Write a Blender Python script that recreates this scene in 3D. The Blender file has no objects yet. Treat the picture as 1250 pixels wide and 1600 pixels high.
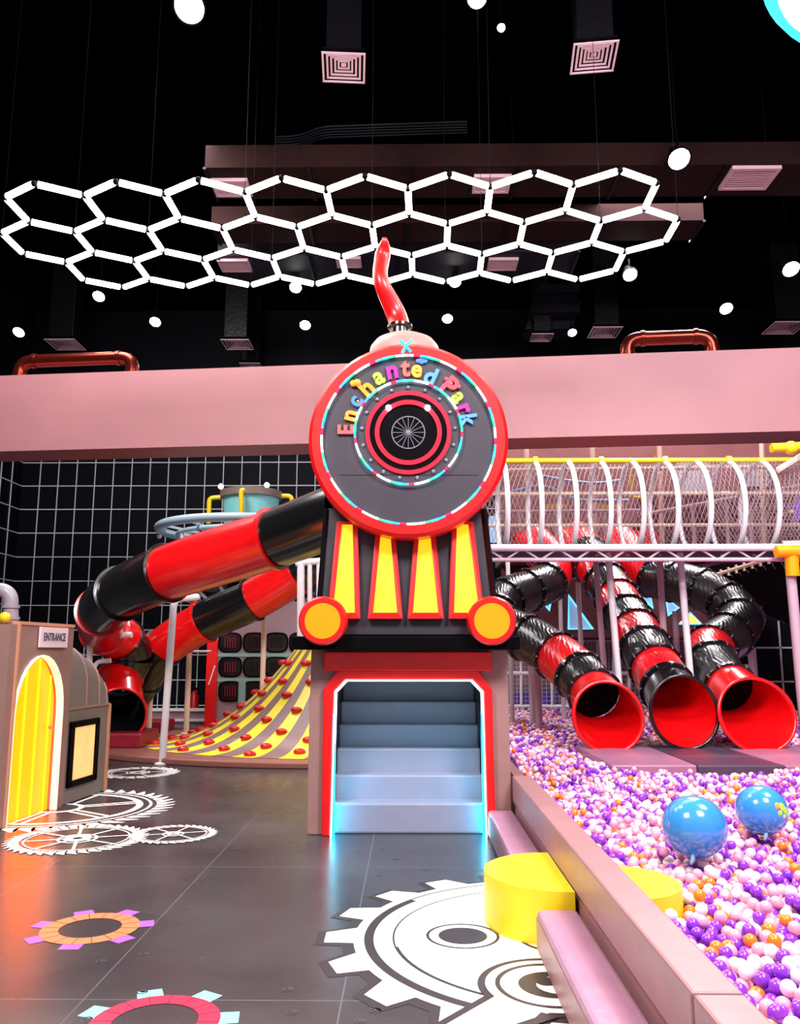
import bpy, math, random
import numpy as np
from mathutils import Vector, Matrix
R = math.radians
SC = bpy.context.scene
COL = SC.collection
random.seed(7)

# ------------------------------------------------------------------ camera
F, TH, YAW, EYE = 1290.0, R(9.6), R(0.67), 1.5
cd = bpy.data.cameras.new('camera'); cam = bpy.data.objects.new('camera', cd); COL.objects.link(cam)
cd.sensor_fit = 'HORIZONTAL'; cd.sensor_width = 36.0; cd.lens = 36.0 * F / 1250.0
cd.clip_start = 0.05; cd.clip_end = 200
cam.location = (0, 0, EYE); cam.rotation_euler = (R(90) + TH, 0, YAW)
SC.camera = cam
CM = cam.rotation_euler.to_matrix()

# ------------------------------------------------------------------ world, lights, exposure
SC.view_settings.view_transform = 'Standard'; SC.view_settings.look = 'None'
SC.view_settings.exposure = 0.35; SC.view_settings.gamma = 1.0
SC.view_settings.use_curve_mapping = False
w = bpy.data.worlds.new('hall_air'); SC.world = w; w.use_nodes = True
w.node_tree.nodes['Background'].inputs[0].default_value = (0.95, 0.85, 0.95, 1)
w.node_tree.nodes['Background'].inputs[1].default_value = 0.30

def area(name, loc, target, size, power, color=(1, 1, 1), shape='SQUARE', sy=None):
    l = bpy.data.lights.new(name, 'AREA'); l.energy = power; l.size = size; l.color = color
    if sy: l.shape = 'RECTANGLE'; l.size_y = sy
    o = bpy.data.objects.new(name, l); COL.objects.link(o); o.location = loc
    o.rotation_euler = (Vector(target) - Vector(loc)).to_track_quat('-Z', 'Y').to_euler()
    return o
def spot(name, loc, target, power, ang=70, color=(1, 1, 1), rad=.12):
    l = bpy.data.lights.new(name, 'SPOT'); l.energy = power; l.color = color
    l.spot_size = R(ang); l.spot_blend = .6; l.shadow_soft_size = rad
    o = bpy.data.objects.new(name, l); COL.objects.link(o); o.location = loc
    o.rotation_euler = (Vector(target) - Vector(loc)).to_track_quat('-Z', 'Y').to_euler()
    return o
area('hall_fill_light', (-3.5, 1.5, 8.2), (-2, 9, 1), 2.2, 700, (1, .93, .90))  # area lamps added under the ceiling to brighten the hall, no fixture modelled
area('hall_fill_light', (3.5, 1.0, 8.2), (3, 8, 1), 2.2, 800, (1, .92, .95))
area('hall_fill_light', (5.5, 5.5, 8.6), (4.5, 8, 0), 2.0, 600, (1, .92, .97))
area('hall_fill_light', (-5, 12, 9.6), (-4, 14.5, 0), 3.0, 650, (1, .95, .92))
area('hall_fill_light', (5, 14.5, 9.6), (5, 13.5, 0), 3.0, 600, (1, .88, .92))

# ------------------------------------------------------------------ pixel -> place
def ray(px, py):
    return (CM @ Vector(((px - 625) / F, -(py - 800) / F, -1)))
def PY(px, py, Y):
    d = ray(px, py); t = Y / d.y
    return Vector((d.x * t, Y, EYE + d.z * t))
def PZ(px, py, z=0.0):
    d = ray(px, py); t = (z - EYE) / d.z
    return Vector((d.x * t, d.y * t, z))

# ------------------------------------------------------------------ materials
def lin(c):
    return tuple(((v / 255) / 12.92 if v <= 10 else (((v / 255) + .055) / 1.055) ** 2.4) for v in c)
def mat(name, rgb, rough=.5, metal=0, emit=0, spec=.5, coat=0, var=.0, scale=6, bump=0, bscale=40, alpha=1):
    m = bpy.data.materials.new(name); m.use_nodes = True; nt = m.node_tree
    b = nt.nodes['Principled BSDF']; c = lin(rgb) + (1,)
    b.inputs['Base Color'].default_value = c; b.inputs['Roughness'].default_value = rough
    b.inputs['Metallic'].default_value = metal; b.inputs['Specular IOR Level'].default_value = spec
    b.inputs['Coat Weight'].default_value = coat; b.inputs['Coat Roughness'].default_value = .15
    if emit:
        b.inputs['Emission Color'].default_value = c; b.inputs['Emission Strength'].default_value = emit
    tc = nt.nodes.new('ShaderNodeTexCoord')
    if var:
        n = nt.nodes.new('ShaderNodeTexNoise'); n.inputs['Scale'].default_value = scale; n.inputs['Detail'].default_value = 5
        nt.links.new(tc.outputs['Object'], n.inputs['Vector'])
        r = nt.nodes.new('ShaderNodeValToRGB')
        r.color_ramp.elements[0].position = .3; r.color_ramp.elements[1].position = .7
        r.color_ramp.elements[0].color = tuple(v * (1 - var) for v in c[:3]) + (1,)
        r.color_ramp.elements[1].color = tuple(min(1, v * (1 + var)) for v in c[:3]) + (1,)
        nt.links.new(n.outputs['Fac'], r.inputs['Fac']); nt.links.new(r.outputs['Color'], b.inputs['Base Color'])
    if bump:
        n2 = nt.nodes.new('ShaderNodeTexNoise'); n2.inputs['Scale'].default_value = bscale; n2.inputs['Detail'].default_value = 3
        nt.links.new(tc.outputs['Object'], n2.inputs['Vector'])
        bp = nt.nodes.new('ShaderNodeBump'); bp.inputs['Strength'].default_value = bump; bp.inputs['Distance'].default_value = .02
        nt.links.new(n2.outputs['Fac'], bp.inputs['Height']); nt.links.new(bp.outputs['Normal'], b.inputs['Normal'])
    return m
M = {}
def D(k, *a, **kw): M[k] = mat(k, *a, **kw)
D('red_vinyl', (226, 8, 12), .38, coat=.3, var=.08)
D('red_plastic', (222, 10, 16), .25, coat=.5, var=.06)
D('crimson', (214, 22, 52), .35)
D('black_plastic', (11, 11, 14), .22, coat=.4)
D('black_matte', (6, 5, 8), .6, spec=.05)
D('charcoal', (42, 37, 47), .42, var=.05)
D('face_grey', (56, 49, 60), .5, var=.05)
D('mauve', (154, 118, 114), .5, var=.06, bump=.1)
D('step_blue', (146, 148, 170), .38, var=.04, bump=.06, bscale=12)
D('curb_pink', (162, 118, 120), .38, var=.06, bump=.12, bscale=10)
D('bench_pink', (176, 126, 152), .36, var=.06, bump=.25, bscale=9)
D('yellow_vinyl', (252, 222, 22), .4, var=.05, bump=.08, bscale=10)
D('lamp_orange', (250, 150, 0), .35, emit=.12)
D('trim_white', (255, 232, 206), .4, emit=.5)
D('portal_cyan', (10, 190, 225), .4, emit=11)
D('white_metal', (228, 220, 226), .35, var=.03)
D('pole_pink', (188, 158, 172), .35)
D('beige_metal', (226, 196, 176), .4)
D('yellow_metal', (240, 200, 20), .35)
D('copper', (112, 36, 24), .25, metal=.85)
D('wall_black', (5, 5, 13), .6, spec=.1)
D('ceiling_black', (1, 1, 4), 1, spec=0)
D('grid_white', (190, 190, 200), .5)
D('beam_pink', (166, 112, 118), .55, var=.05, scale=1.2)
D('diffuser', (216, 176, 190), .45)
D('duct_dark', (16, 14, 20), .35, metal=.5, bump=.3, bscale=12)
D('duct_brown', (34, 12, 12), .8, var=.2, spec=.15)
D('duct_grey', (30, 29, 42), .6, var=.1, spec=.2)
D('tube_light', (255, 253, 236), .4, emit=9)
D('lens', (255, 252, 250), .4, emit=26)
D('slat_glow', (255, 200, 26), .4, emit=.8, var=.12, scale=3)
D('door_glow', (255, 102, 0), .35, emit=3.3)
D('door_rib', (255, 146, 14), .4, emit=3.0)
D('led_white', (214, 250, 255), .4, emit=3.2)
D('led_cyan', (30, 220, 235), .4, emit=4.5)
D('led_blue', (30, 150, 235), .4, emit=2.4)
D('led_green', (50, 220, 140), .4, emit=1.6)
D('led_red', (235, 30, 70), .4, emit=2.0)
D('house_brown', (146, 112, 104), .5, var=.06)
D('house_edge', (196, 136, 108), .45)
D('house_grey', (118, 108, 102), .45, var=.06)
D('pipe_grey', (142, 138, 150), .35)
D('warm_glow', (250, 176, 110), .5, emit=.8, var=.25, scale=5)
D('sign_pink', (236, 206, 212), .5)
D('ink', (74, 84, 96), .5)
D('ramp_brown', (150, 94, 84), .45, var=.1)
D('ramp_mauve', (134, 108, 110), .45, var=.06)
D('ramp_yellow', (252, 232, 60), .4)
D('hold_red', (196, 16, 22), .35)
D('mat_red', (140, 20, 44), .35, var=.15)
D('turquoise', (130, 204, 208), .45, var=.05)
D('rim_brown', (120, 104, 96), .5)
D('frame_blue', (168, 190, 206), .4)
D('mint', (126, 160, 152), .5)
D('panel_mauve', (150, 120, 128), .5)
D('ball_purple', (140, 52, 206), .28, coat=.3)
D('ball_pink', (246, 168, 190), .28, coat=.3)
D('ball_white', (250, 232, 236), .28, coat=.3)
D('ball_orange', (244, 130, 26), .28, coat=.3)
D('pit_bed', (120, 70, 130), .8, var=.3, scale=40)
D('balloon_blue', (56, 146, 224), .15, coat=.8, var=.04)
D('mat_pink', (158, 108, 136), .35, bump=.08, bscale=8)
D('mat_plum', (74, 56, 78), .35, bump=.08, bscale=8)
D('net', (160, 134, 140), .7)
D('decal_white', (248, 246, 244), .4)
D('decal_dark', (48, 42, 46), .4)
D('decal_orange', (244, 130, 84), .4)
D('decal_purple', (168, 96, 206), .4)
D('decal_red', (226, 34, 74), .4)
D('decal_teal', (140, 232, 222), .4)
D('rivet', (104, 102, 110), .3, metal=.6)
D('grey_dot', (132, 130, 142), .35, metal=.4)
D('wood_wall', (140, 84, 84), .6, var=.12, scale=3)
D('maroon_wall', (84, 26, 34), .55, var=.1)
D('purple_pad', (110, 66, 196), .45)
D('tri_glass', (150, 180, 212), .3, emit=.25)
D('tri_led', (90, 190, 235), .4, emit=1.6)
D('amber_led', (250, 180, 60), .4, emit=1.2)
D('sky_rail', (130, 178, 224), .35)
D('smoke_cream', (176, 128, 122), .5, var=.05)
for k, c in dict(E=(232, 92, 86), n=(244, 156, 52), c=(70, 128, 222), h=(248, 150, 30), a=(160, 214, 70), m=(232, 24, 150), t=(236, 96, 90), e=(246, 170, 50), d=(84, 150, 232), P=(214, 70, 84)).items():
    D('ink_' + k, c, .5, emit=.15)
# grooved black / red plastic with a wood-grain relief on the pit slides
def grain(name, rgb):
    m = mat(name, rgb, .28, coat=.3); nt = m.node_tree; b = nt.nodes['Principled BSDF']
    tc = nt.nodes.new('ShaderNodeTexCoord'); wv = nt.nodes.new('ShaderNodeTexWave')
    wv.inputs['Scale'].default_value = 6.5; wv.inputs['Distortion'].default_value = 9; wv.inputs['Detail'].default_value = 2
    wv.inputs['Detail Scale'].default_value = .7
    nt.links.new(tc.outputs['Object'], wv.inputs['Vector'])
    bp = nt.nodes.new('ShaderNodeBump'); bp.inputs['Strength'].default_value = .6; bp.inputs['Distance'].default_value = .006
    nt.links.new(wv.outputs['Fac'], bp.inputs['Height']); nt.links.new(bp.outputs['Normal'], b.inputs['Normal'])
    M[name] = m
grain('black_grain', (30, 29, 32)); grain('red_grain', (214, 14, 26))

def floor_mat():
    m = mat('floor_mat', (52, 50, 54), .3); nt = m.node_tree; N = nt.nodes; L = nt.links; b = N['Principled BSDF']
    tc = N.new('ShaderNodeTexCoord'); sx = N.new('ShaderNodeSeparateXYZ'); L.new(tc.outputs['Object'], sx.inputs[0])
    def mth(op, a, bb=None):
        n = N.new('ShaderNodeMath'); n.operation = op
        for i, v in enumerate((a, bb)):
            if v is None: continue
            if isinstance(v, (int, float)): n.inputs[i].default_value = v
            else: L.new(v, n.inputs[i])
        return n.outputs[0]
    def seam(o, off, per, wd):
        p = mth('MODULO', mth('ADD', o, off + 40 * per), per)
        return mth('LESS_THAN', mth('ABSOLUTE', mth('SUBTRACT', p, per / 2)), wd)
    s = mth('MAXIMUM', seam(sx.outputs[0], .30 + .565, 1.13, .0035), seam(sx.outputs[1], -3.9 + 1.13, 2.26, .004))
    ns = N.new('ShaderNodeTexNoise'); ns.inputs['Scale'].default_value = 1.1; ns.inputs['Detail'].default_value = 3; L.new(tc.outputs['Object'], ns.inputs['Vector'])
    n3 = N.new('ShaderNodeTexNoise'); n3.inputs['Scale'].default_value = 9; n3.inputs['Detail'].default_value = 6; L.new(tc.outputs['Object'], n3.inputs['Vector'])
    r = N.new('ShaderNodeValToRGB'); r.color_ramp.elements[0].position = .2; r.color_ramp.elements[1].position = .8
    r.color_ramp.elements[0].color = lin((44, 42, 46)) + (1,); r.color_ramp.elements[1].color = lin((74, 71, 74)) + (1,)
    L.new(ns.outputs['Fac'], r.inputs['Fac'])
    mx = N.new('ShaderNodeMix'); mx.data_type = 'RGBA'; L.new(s, mx.inputs['Factor']); L.new(r.outputs['Color'], mx.inputs['A']); mx.inputs['B'].default_value = lin((100, 96, 98)) + (1,)
    L.new(mx.outputs['Result'], b.inputs['Base Color'])
    rr = N.new('ShaderNodeMapRange'); rr.inputs['To Min'].default_value = .20; rr.inputs['To Max'].default_value = .36; L.new(ns.outputs['Fac'], rr.inputs['Value']); L.new(rr.outputs[0], b.inputs['Roughness'])
    bp = N.new('ShaderNodeBump'); bp.inputs['Strength'].default_value = .05; bp.inputs['Distance'].default_value = .01; 
    b.inputs['Specular IOR Level'].default_value = .6
    M['floor'] = m
floor_mat()

# ------------------------------------------------------------------ mesh builder
class MB:
    def __init__(s): s.v = []; s.f = []; s.m = []; s.mi = 0
    def add(s, vs, fs):
        b = len(s.v); s.v += [tuple(x) for x in vs]; s.f += [tuple(b + i for i in f) for f in fs]; s.m += [s.mi] * len(fs); return s
    def box(s, x0, x1, y0, y1, z0, z1):
        return s.add([(x0, y0, z0), (x1, y0, z0), (x1, y1, z0), (x0, y1, z0), (x0, y0, z1), (x1, y0, z1), (x1, y1, z1), (x0, y1, z1)],
                     [(3, 2, 1, 0), (4, 5, 6, 7), (0, 1, 5, 4), (1, 2, 6, 5), (2, 3, 7, 6), (3, 0, 4, 7)])
    def hexa(s, p):  # eight corners, ordered like box
        return s.add(p, [(3, 2, 1, 0), (4, 5, 6, 7), (0, 1, 5, 4), (1, 2, 6, 5), (2, 3, 7, 6), (3, 0, 4, 7)])
    def bar(s, a, b, w, h=None):
        a = Vector(a); b = Vector(b); h = h or w; d = (b - a).normalized()
        u = d.cross(Vector((0, 0, 1)));  u = Vector((1, 0, 0)) if u.length < .01 else u.normalized(); q = u.cross(d)
        c = [(-1, -1), (1, -1), (1, 1), (-1, 1)]
        vs = [e + u * (i * w / 2) + q * (j * h / 2) for e in (a, b) for i, j in c]
        return s.add(vs, [(3, 2, 1, 0), (4, 5, 6, 7), (0, 1, 5, 4), (1, 2, 6, 5), (2, 3, 7, 6), (3, 0, 4, 7)])
    def tube(s, pts, r, n=12, cap=True, closed=False):
        pts = [Vector(p) for p in pts]; k = len(pts); rs = r if hasattr(r, '__len__') else [r] * k
        vs = []; u = None
        for i in range(k):
            if closed: t = pts[(i + 1) % k] - pts[i - 1]
            else: t = pts[min(i + 1, k - 1)] - pts[max(i - 1, 0)]
            t.normalize()
            if u is None:
                u = t.cross(Vector((0, 0, 1)))
                if u.length < .05: u = t.cross(Vector((1, 0, 0)))
            u = (u - t * u.dot(t)).normalized(); q = t.cross(u)
            for j in range(n):
                a = 2 * math.pi * j / n; vs.append(pts[i] + (u * math.cos(a) + q * math.sin(a)) * rs[i])
        fs = []
        for i in range(k if closed else k - 1):
            for j in range(n):
                i2 = (i + 1) % k; j2 = (j + 1) % n
                fs.append((i * n + j, i * n + j2, i2 * n + j2, i2 * n + j))
        if cap and not closed: fs += [tuple(range(n))[::-1], tuple((k - 1) * n + j for j in range(n))]
        return s.add(vs, fs)
    def lathe(s, prof, n=32, mtx=None, a0=0, a1=2 * math.pi):
        full = abs(a1 - a0 - 2 * math.pi) < 1e-6; k = n if full else n + 1; vs = []; m = len(prof)
        for j in range(k):
            a = a0 + (a1 - a0) * j / n
            for (r, z) in prof:
                p = Vector((r * math.cos(a), r * math.sin(a), z)); vs.append(mtx @ p if mtx else p)
        fs = []
        for j in range(n):
            j2 = (j + 1) % k
            for i in range(m - 1): fs.append((j * m + i, j2 * m + i, j2 * m + i + 1, j * m + i + 1))
        return s.add(vs, fs)
    def prism(s, poly, mtx, d):    # polygon in local xy, extruded along local z from 0 to d
        n = len(poly); vs = [mtx @ Vector((x, y, 0)) for x, y in poly] + [mtx @ Vector((x, y, d)) for x, y in poly]
        fs = [tuple(range(n))[::-1], tuple(range(n, 2 * n))] + [(i, (i + 1) % n, n + (i + 1) % n, n + i) for i in range(n)]
        return s.add(vs, fs)
    def band(s, outer, inner, mtx, d, closed=True):   # region between two equal-length loops, extruded
        n = len(outer); vs = []
        for z in (0, d):
            for lp in (outer, inner): vs += [mtx @ Vector((x, y, z)) for x, y in lp]
        O0, I0, O1, I1 = 0, n, 2 * n, 3 * n; fs = []
        for i in range(n if closed else n - 1):
            j = (i + 1) % n
            fs += [(O0 + j, O0 + i, I0 + i, I0 + j), (O1 + i, O1 + j, I1 + j, I1 + i), (O0 + i, O0 + j, O1 + j, O1 + i), (I0 + j, I0 + i, I1 + i, I1 + j)]
        if not closed:
            e = n - 1; fs += [(O0, I0, I1, O1), (I0 + e, O0 + e, O1 + e, I1 + e)]
        return s.add(vs, fs)
    def sphere(s, c, r, n=16, m=10, sc=(1, 1, 1)):
        c = Vector(c); vs = [c + Vector((0, 0, r * sc[2]))]
        for i in range(1, m):
            t = math.pi * i / m
            for j in range(n):
                a = 2 * math.pi * j / n
                vs.append(c + Vector((r * math.sin(t) * math.cos(a) * sc[0], r * math.sin(t) * math.sin(a) * sc[1], r * math.cos(t) * sc[2])))
        vs.append(c - Vector((0, 0, r * sc[2])))
        fs = [(0, 1 + j, 1 + (j + 1) % n) for j in range(n)]
        for i in range(m - 2):
            for j in range(n): fs.append((1 + i * n + j, 1 + (i + 1) * n + j, 1 + (i + 1) * n + (j + 1) % n, 1 + i * n + (j + 1) % n))
        last = len(vs) - 1; b = 1 + (m - 2) * n
        fs += [(last, b + (j + 1) % n, b + j) for j in range(n)]
        return s.add(vs, fs)
    def build(s, name, mats, parent=None, smooth=None, bevel=0):
        me = bpy.data.meshes.new(name); me.from_pydata(s.v, [], s.f)
        if not isinstance(mats, (list, tuple)): mats = [mats]
        for m in mats: me.materials.append(M[m] if isinstance(m, str) else m)
        if len(mats) > 1: me.polygons.foreach_set('material_index', s.m)
        me.update()
        import bmesh
        bm = bmesh.new(); bm.from_mesh(me); bmesh.ops.recalc_face_normals(bm, faces=bm.faces); bm.to_mesh(me); bm.free()
        o = bpy.data.objects.new(name, me); COL.objects.link(o)
        if parent is not None: o.parent = parent
        if smooth:
            me.polygons.foreach_set('use_smooth', [True] * len(me.polygons))
            md = o.modifiers.new('n', 'EDGE_SPLIT'); md.split_angle = R(smooth)
        if bevel:
            b = o.modifiers.new('b', 'BEVEL'); b.width = bevel; b.segments = 2; b.limit_method = 'ANGLE'; b.angle_limit = R(50)
        return o
def tag(o, label=None, cat=None, group=None, kind=None):
    if label: o['label'] = label
    if cat: o['category'] = cat
    if group: o['group'] = group
    if kind: o['kind'] = kind
    return o
def thing(name, label, cat, loc=(0, 0, 0), group=None, rz=0):
    o = bpy.data.objects.new(name, None); COL.objects.link(o); o.location = loc; o.rotation_euler = (0, 0, rz)
    o.empty_display_size = .2
    return tag(o, label, cat, group)
def local(root):    # builder that lets world coordinates be used under an Empty standing at its base
    return Matrix.Translation(-Vector(root.location))
def fin(mb, name, mats, root, **k):      # build world-coordinate mesh as child of an unrotated root
    L = Vector(root.location)
    p = root.parent
    while p is not None: L += Vector(p.location); p = p.parent
    mb.v = [tuple(Vector(v) - L) for v in mb.v]
    return mb.build(name, mats, root, **k)
def dup(root, loc, label=None, group=None, rz=None):
    r = root.copy(); COL.objects.link(r); r.location = loc
    if rz is not None: r.rotation_euler = (0, 0, rz)
    if label: r['label'] = label
    if group: r['group'] = group
    for ch in list(root.children):
        c = ch.copy(); COL.objects.link(c); c.parent = r
        for g in list(ch.children):
            d = g.copy(); COL.objects.link(d); d.parent = c
    return r
def spline(pts, per=8):
    pts = [Vector(p) for p in pts]; q = [pts[0] * 2 - pts[1]] + pts + [pts[-1] * 2 - pts[-2]]; out = []
    for i in range(1, len(q) - 2):
        for k in range(per):
            t = k / per; a, b, c, d = q[i - 1], q[i], q[i + 1], q[i + 2]
            out.append(.5 * ((2 * b) + (c - a) * t + (2 * a - 5 * b + 4 * c - d) * t * t + (3 * b - a - 3 * c + d) * t ** 3))
    out.append(q[-2]); return out
def rounded(pts, rad, n=6):       # polyline with rounded corners
    pts = [Vector(p) for p in pts]; out = [pts[0]]
    for i in range(1, len(pts) - 1):
        a = (pts[i - 1] - pts[i]); b = (pts[i + 1] - pts[i]); r = min(rad, a.length * .49, b.length * .49)
        p0 = pts[i] + a.normalized() * r; p1 = pts[i] + b.normalized() * r
        for k in range(n + 1):
            t = k / n; out.append((1 - t) ** 2 * p0 + 2 * t * (1 - t) * pts[i] + t * t * p1)
    out.append(pts[-1]); return out
def circ(r, n=48, a0=0): return [(r * math.cos(a0 + 2 * math.pi * i / n), r * math.sin(a0 + 2 * math.pi * i / n)) for i in range(n)]
XZ = lambda x, y, z: Matrix.Translation((x, y, z)) @ Matrix.Rotation(R(90), 4, 'X')   # local xy -> world xz, extrusion towards the camera (-Y)
# ================================================================== SETTING
def struct(name, mb, mats, **k): return tag(mb.build(name, mats, **k), kind='structure')
floor = struct('floor', MB().add([(-11, -1.5, 0), (13, -1.5, 0), (13, 22.2, 0), (-11, 22.2, 0), (-11, -1.5, -.1), (13, -1.5, -.1), (13, 22.2, -.1), (-11, 22.2, -.1)],
    [(0, 1, 2, 3), (7, 6, 5, 4), (0, 4, 5, 1), (1, 5, 6, 2), (2, 6, 7, 3), (3, 7, 4, 0)]), 'floor')
struct('ceiling', MB().box(-11, 13, -1.5, 22.2, 11, 11.15), 'ceiling_black')
def grid_wall(name, a, b, z1, nx, nz, zt, normal):
    mb = MB(); a = Vector(a); b = Vector(b); n = Vector(normal); d = (b - a)
    mb.hexa([a, b, b - n * .15, a - n * .15, a + Vector((0, 0, z1)), b + Vector((0, 0, z1)), b - n * .15 + Vector((0, 0, z1)), a - n * .15 + Vector((0, 0, z1))])
    mb.mi = 1
    for i in range(1, nx):
        p = a + d * i / nx + n * .012; mb.bar(p + Vector((0, 0, .05)), p + Vector((0, 0, zt)), .022)
    for i in range(nz + 1):
        z = .12 + i * (zt - .12) / nz; mb.bar(a + n * .014 + Vector((0, 0, z)), b + n * .014 + Vector((0, 0, z)), .026)
    return struct(name, mb, ['wall_black', 'grid_white'])
grid_wall('wall_back', (-10.6, 22, 0), (13, 22, 0), 11, 47, 12, 7.9, (0, -1, 0))
grid_wall('wall_left', (-10.6, -1.5, 0), (-10.6, 22, 0), 11, 40, 12, 7.9, (1, 0, 0))
struct('wall_right', MB().box(12.6, 12.75, -1.5, 22, 0, 11), 'maroon_wall')
# pink bulkhead spanning the hall, turned a little towards the camera on the right
PL = PY(0, 704, 12.77); PR = PY(1250, 677, 11.67)
dx = (PR - PL); e = Vector((dx.x, dx.y, 0)).normalized(); nb = Vector((-e.y, e.x, 0))
A = Vector((PL.x, PL.y, 0)) - e * 4; B = Vector((PR.x, PR.y, 0)) + e * 5
z0, z1 = 4.655, 5.92
def Zv(v, z): return Vector((v.x, v.y, z))
struct('trim_1', MB().hexa([Zv(A, z0), Zv(B, z0), Zv(B + nb * .7, z0), Zv(A + nb * .7, z0), Zv(A, z1), Zv(B, z1), Zv(B + nb * .7, z1), Zv(A + nb * .7, z1)]), 'beam_pink')
def on_beam(px, z): # point over the beam's middle at a picture column
    d = ray(px, 575); d = Vector((d.x, d.y, 0)); P = A + nb * .3
    # solve t*d = P + s*e
    det = d.x * (-e.y) - d.y * (-e.x); t = (P.x * (-e.y) - P.y * (-e.x)) / det
    q = d * t; return Vector((q.x, q.y, z))
for px0, px1, lab in ((32, 207, 'copper pipe hoop on top of the pink bulkhead at the left end'), (981, 1115, 'copper pipe hoop on top of the pink bulkhead right of the engine')):
    a = on_beam(px0, z1 - .3); b = on_beam(px1, z1 - .3); r = .11; H = .64
    root = thing('copper_pipe', lab, 'pipe', a)
    pts = rounded([a, a + Vector((0, 0, H)), b + Vector((0, 0, H)), b], .22, 8)
    fin(MB().tube(pts, r, 16), 'pipe_run', 'copper', root, smooth=40)
    for q, ax in ((pts[0] + Vector((0, 0, .38)), 0), (pts[-1] + Vector((0, 0, .38)), 0), (a + e * .24 + Vector((0, 0, H)), 1), (b - e * .24 + Vector((0, 0, H)), 1)):
        ddd = e * .03 if ax else Vector((0, 0, .03))
        fin(MB().tube([q - ddd, q + ddd], r * 1.14, 16), 'pipe_collar', 'copper', root, smooth=40)

# ================================================================== TRAIN
YT = 7.2
tr = thing('train_playhouse', 'large steam train playhouse front with round face, red smoke plume, yellow grille and stair portal', 'train', (0, YT, 0))
def P2(px, py, Y): v = PY(px, py, Y); return v
xL, xR = P2(482, 1160, YT).x, P2(797, 1160, YT).x
xc = (xL + xR) / 2
zb = P2(637, 1015, YT).z          # booth top
# opening outline in world xz
def W(px, py): v = PY(px, py, YT); return (v.x, v.z)
op = [W(517, 1308), W(524, 1080), W(541, 1062), W(737, 1062), W(754, 1080), W(760, 1308)]
fr = [W(503, 1308), W(506, 1076), W(529, 1047), W(746, 1047), W(768, 1076), W(774, 1308)]
op[0] = (op[0][0], 0); op[-1] = (op[-1][0], 0); fr[0] = (fr[0][0], 0); fr[-1] = (fr[-1][0], 0)
body_out = [(xL, 0), (xL, .6), (xL + .01, zb), (xR - .01, zb), (xR, .6), (xR, 0)]
mb = MB().band(body_out, op, XZ(0, YT + .12, 0), .12, closed=False)
mb.box(xL, xL + .14, YT + .12, YT + 2.6, 0, zb); mb.box(xR - .14, xR, YT + .12, YT + 2.6, 0, zb)
fin(mb, 'booth_wall', 'mauve', tr, bevel=.008)
fin(MB().band(fr, op, XZ(0, YT + .1, 0), .16, closed=False), 'portal_frame', 'red_vinyl', tr, bevel=.012)
l0, l1 = P2(507, 1047, YT - .02), P2(767, 1018, YT - .02)
fin(MB().box(l0.x, l1.x, YT - .09, YT + .02, l0.z - .005, l1.z), 'lintel', 'red_vinyl', tr, bevel=.01)
# light strip round the opening
inn = [(x + (.012 if x < xc else -.012), z - (.012 if z > 1 else 0)) for x, z in op]
fin(MB().band(op, inn, XZ(0, YT + .06, 0), .135, closed=False), 'portal_light_strip', 'led_white', tr)
for sx, k in ((op[0][0], 1), (op[-1][0], -1)):
    t = fin(MB().box(min(sx + k * .012, sx + k * .026), max(sx + k * .012, sx + k * .026), YT - .07, YT + .04, 0, .98), 'portal_light_strip', 'portal_cyan', tr); t['label'] = 'cyan glowing lower part of the light strip'
# stairs
zs = [0, .247, .4465, .647, .8375, 1.034, 1.236, 1.44]
for k in range(7):
    y0 = 7.24 + .2 * k
    fin(MB().box(op[0][0] - .0, op[-1][0] + .0, y0, 7.24 + .2 * (k + 1) + .02 if k < 6 else 9.5, max(0, zs[k] - .02), zs[k + 1]), 'stair_step', 'step_blue', tr, bevel=.018)
# inner side linings of the stairwell
fin(MB().box(op[0][0] - .05, op[0][0], YT + .12, 9.5, 0, 2.2), 'side_lining', 'charcoal', tr)
fin(MB().box(op[-1][0], op[-1][0] + .05, YT + .12, 9.5, 0, 2.2), 'side_lining', 'charcoal', tr)
fin(MB().box(op[0][0], op[-1][0], 9.4, 9.5, 1.4, 2.6), 'rear_lining', 'charcoal', tr)
# bumper beam
b0, b1 = P2(455, 1015, YT - .25), P2(812, 994, YT - .25)
fin(MB().box(b0.x, b1.x, YT - .28, YT + 2.4, b0.z + .0, b1.z), 'bumper_beam', 'black_matte', tr, bevel=.01)
# shoulders (tapering black cab front)
zt = P2(637, 790, YT).z + .25
c0 = P2(493, 993, YT - .12); c1 = P2(778, 993, YT - .12); c2 = P2(758, 795, YT - .0); c3 = P2(508, 795, YT - .0)
zb2 = c0.z
fin(MB().hexa([(c0.x, YT - .14, zb2), (c1.x, YT - .14, zb2), (c1.x, YT + 2.2, zb2), (c0.x, YT + 2.2, zb2),
               (c3.x, YT - .02, c3.z), (c2.x, YT - .02, c2.z), (c2.x, YT + 2.2, c2.z), (c3.x, YT + 2.2, c3.z)]), 'cab_body', 'charcoal', tr, bevel=.012)
g0 = P2(545, 968, YT - .16)
# edge strips of the cab
for pa, pb in (((497, 968), (510, 795)), ((775, 968), (756, 795))):
    a = P2(*pa, YT - .14); b = P2(*pb, YT - .04)
    fin(MB().bar(a, b, .03, .04), 'edge_strip', 'black_plastic', tr)
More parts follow.
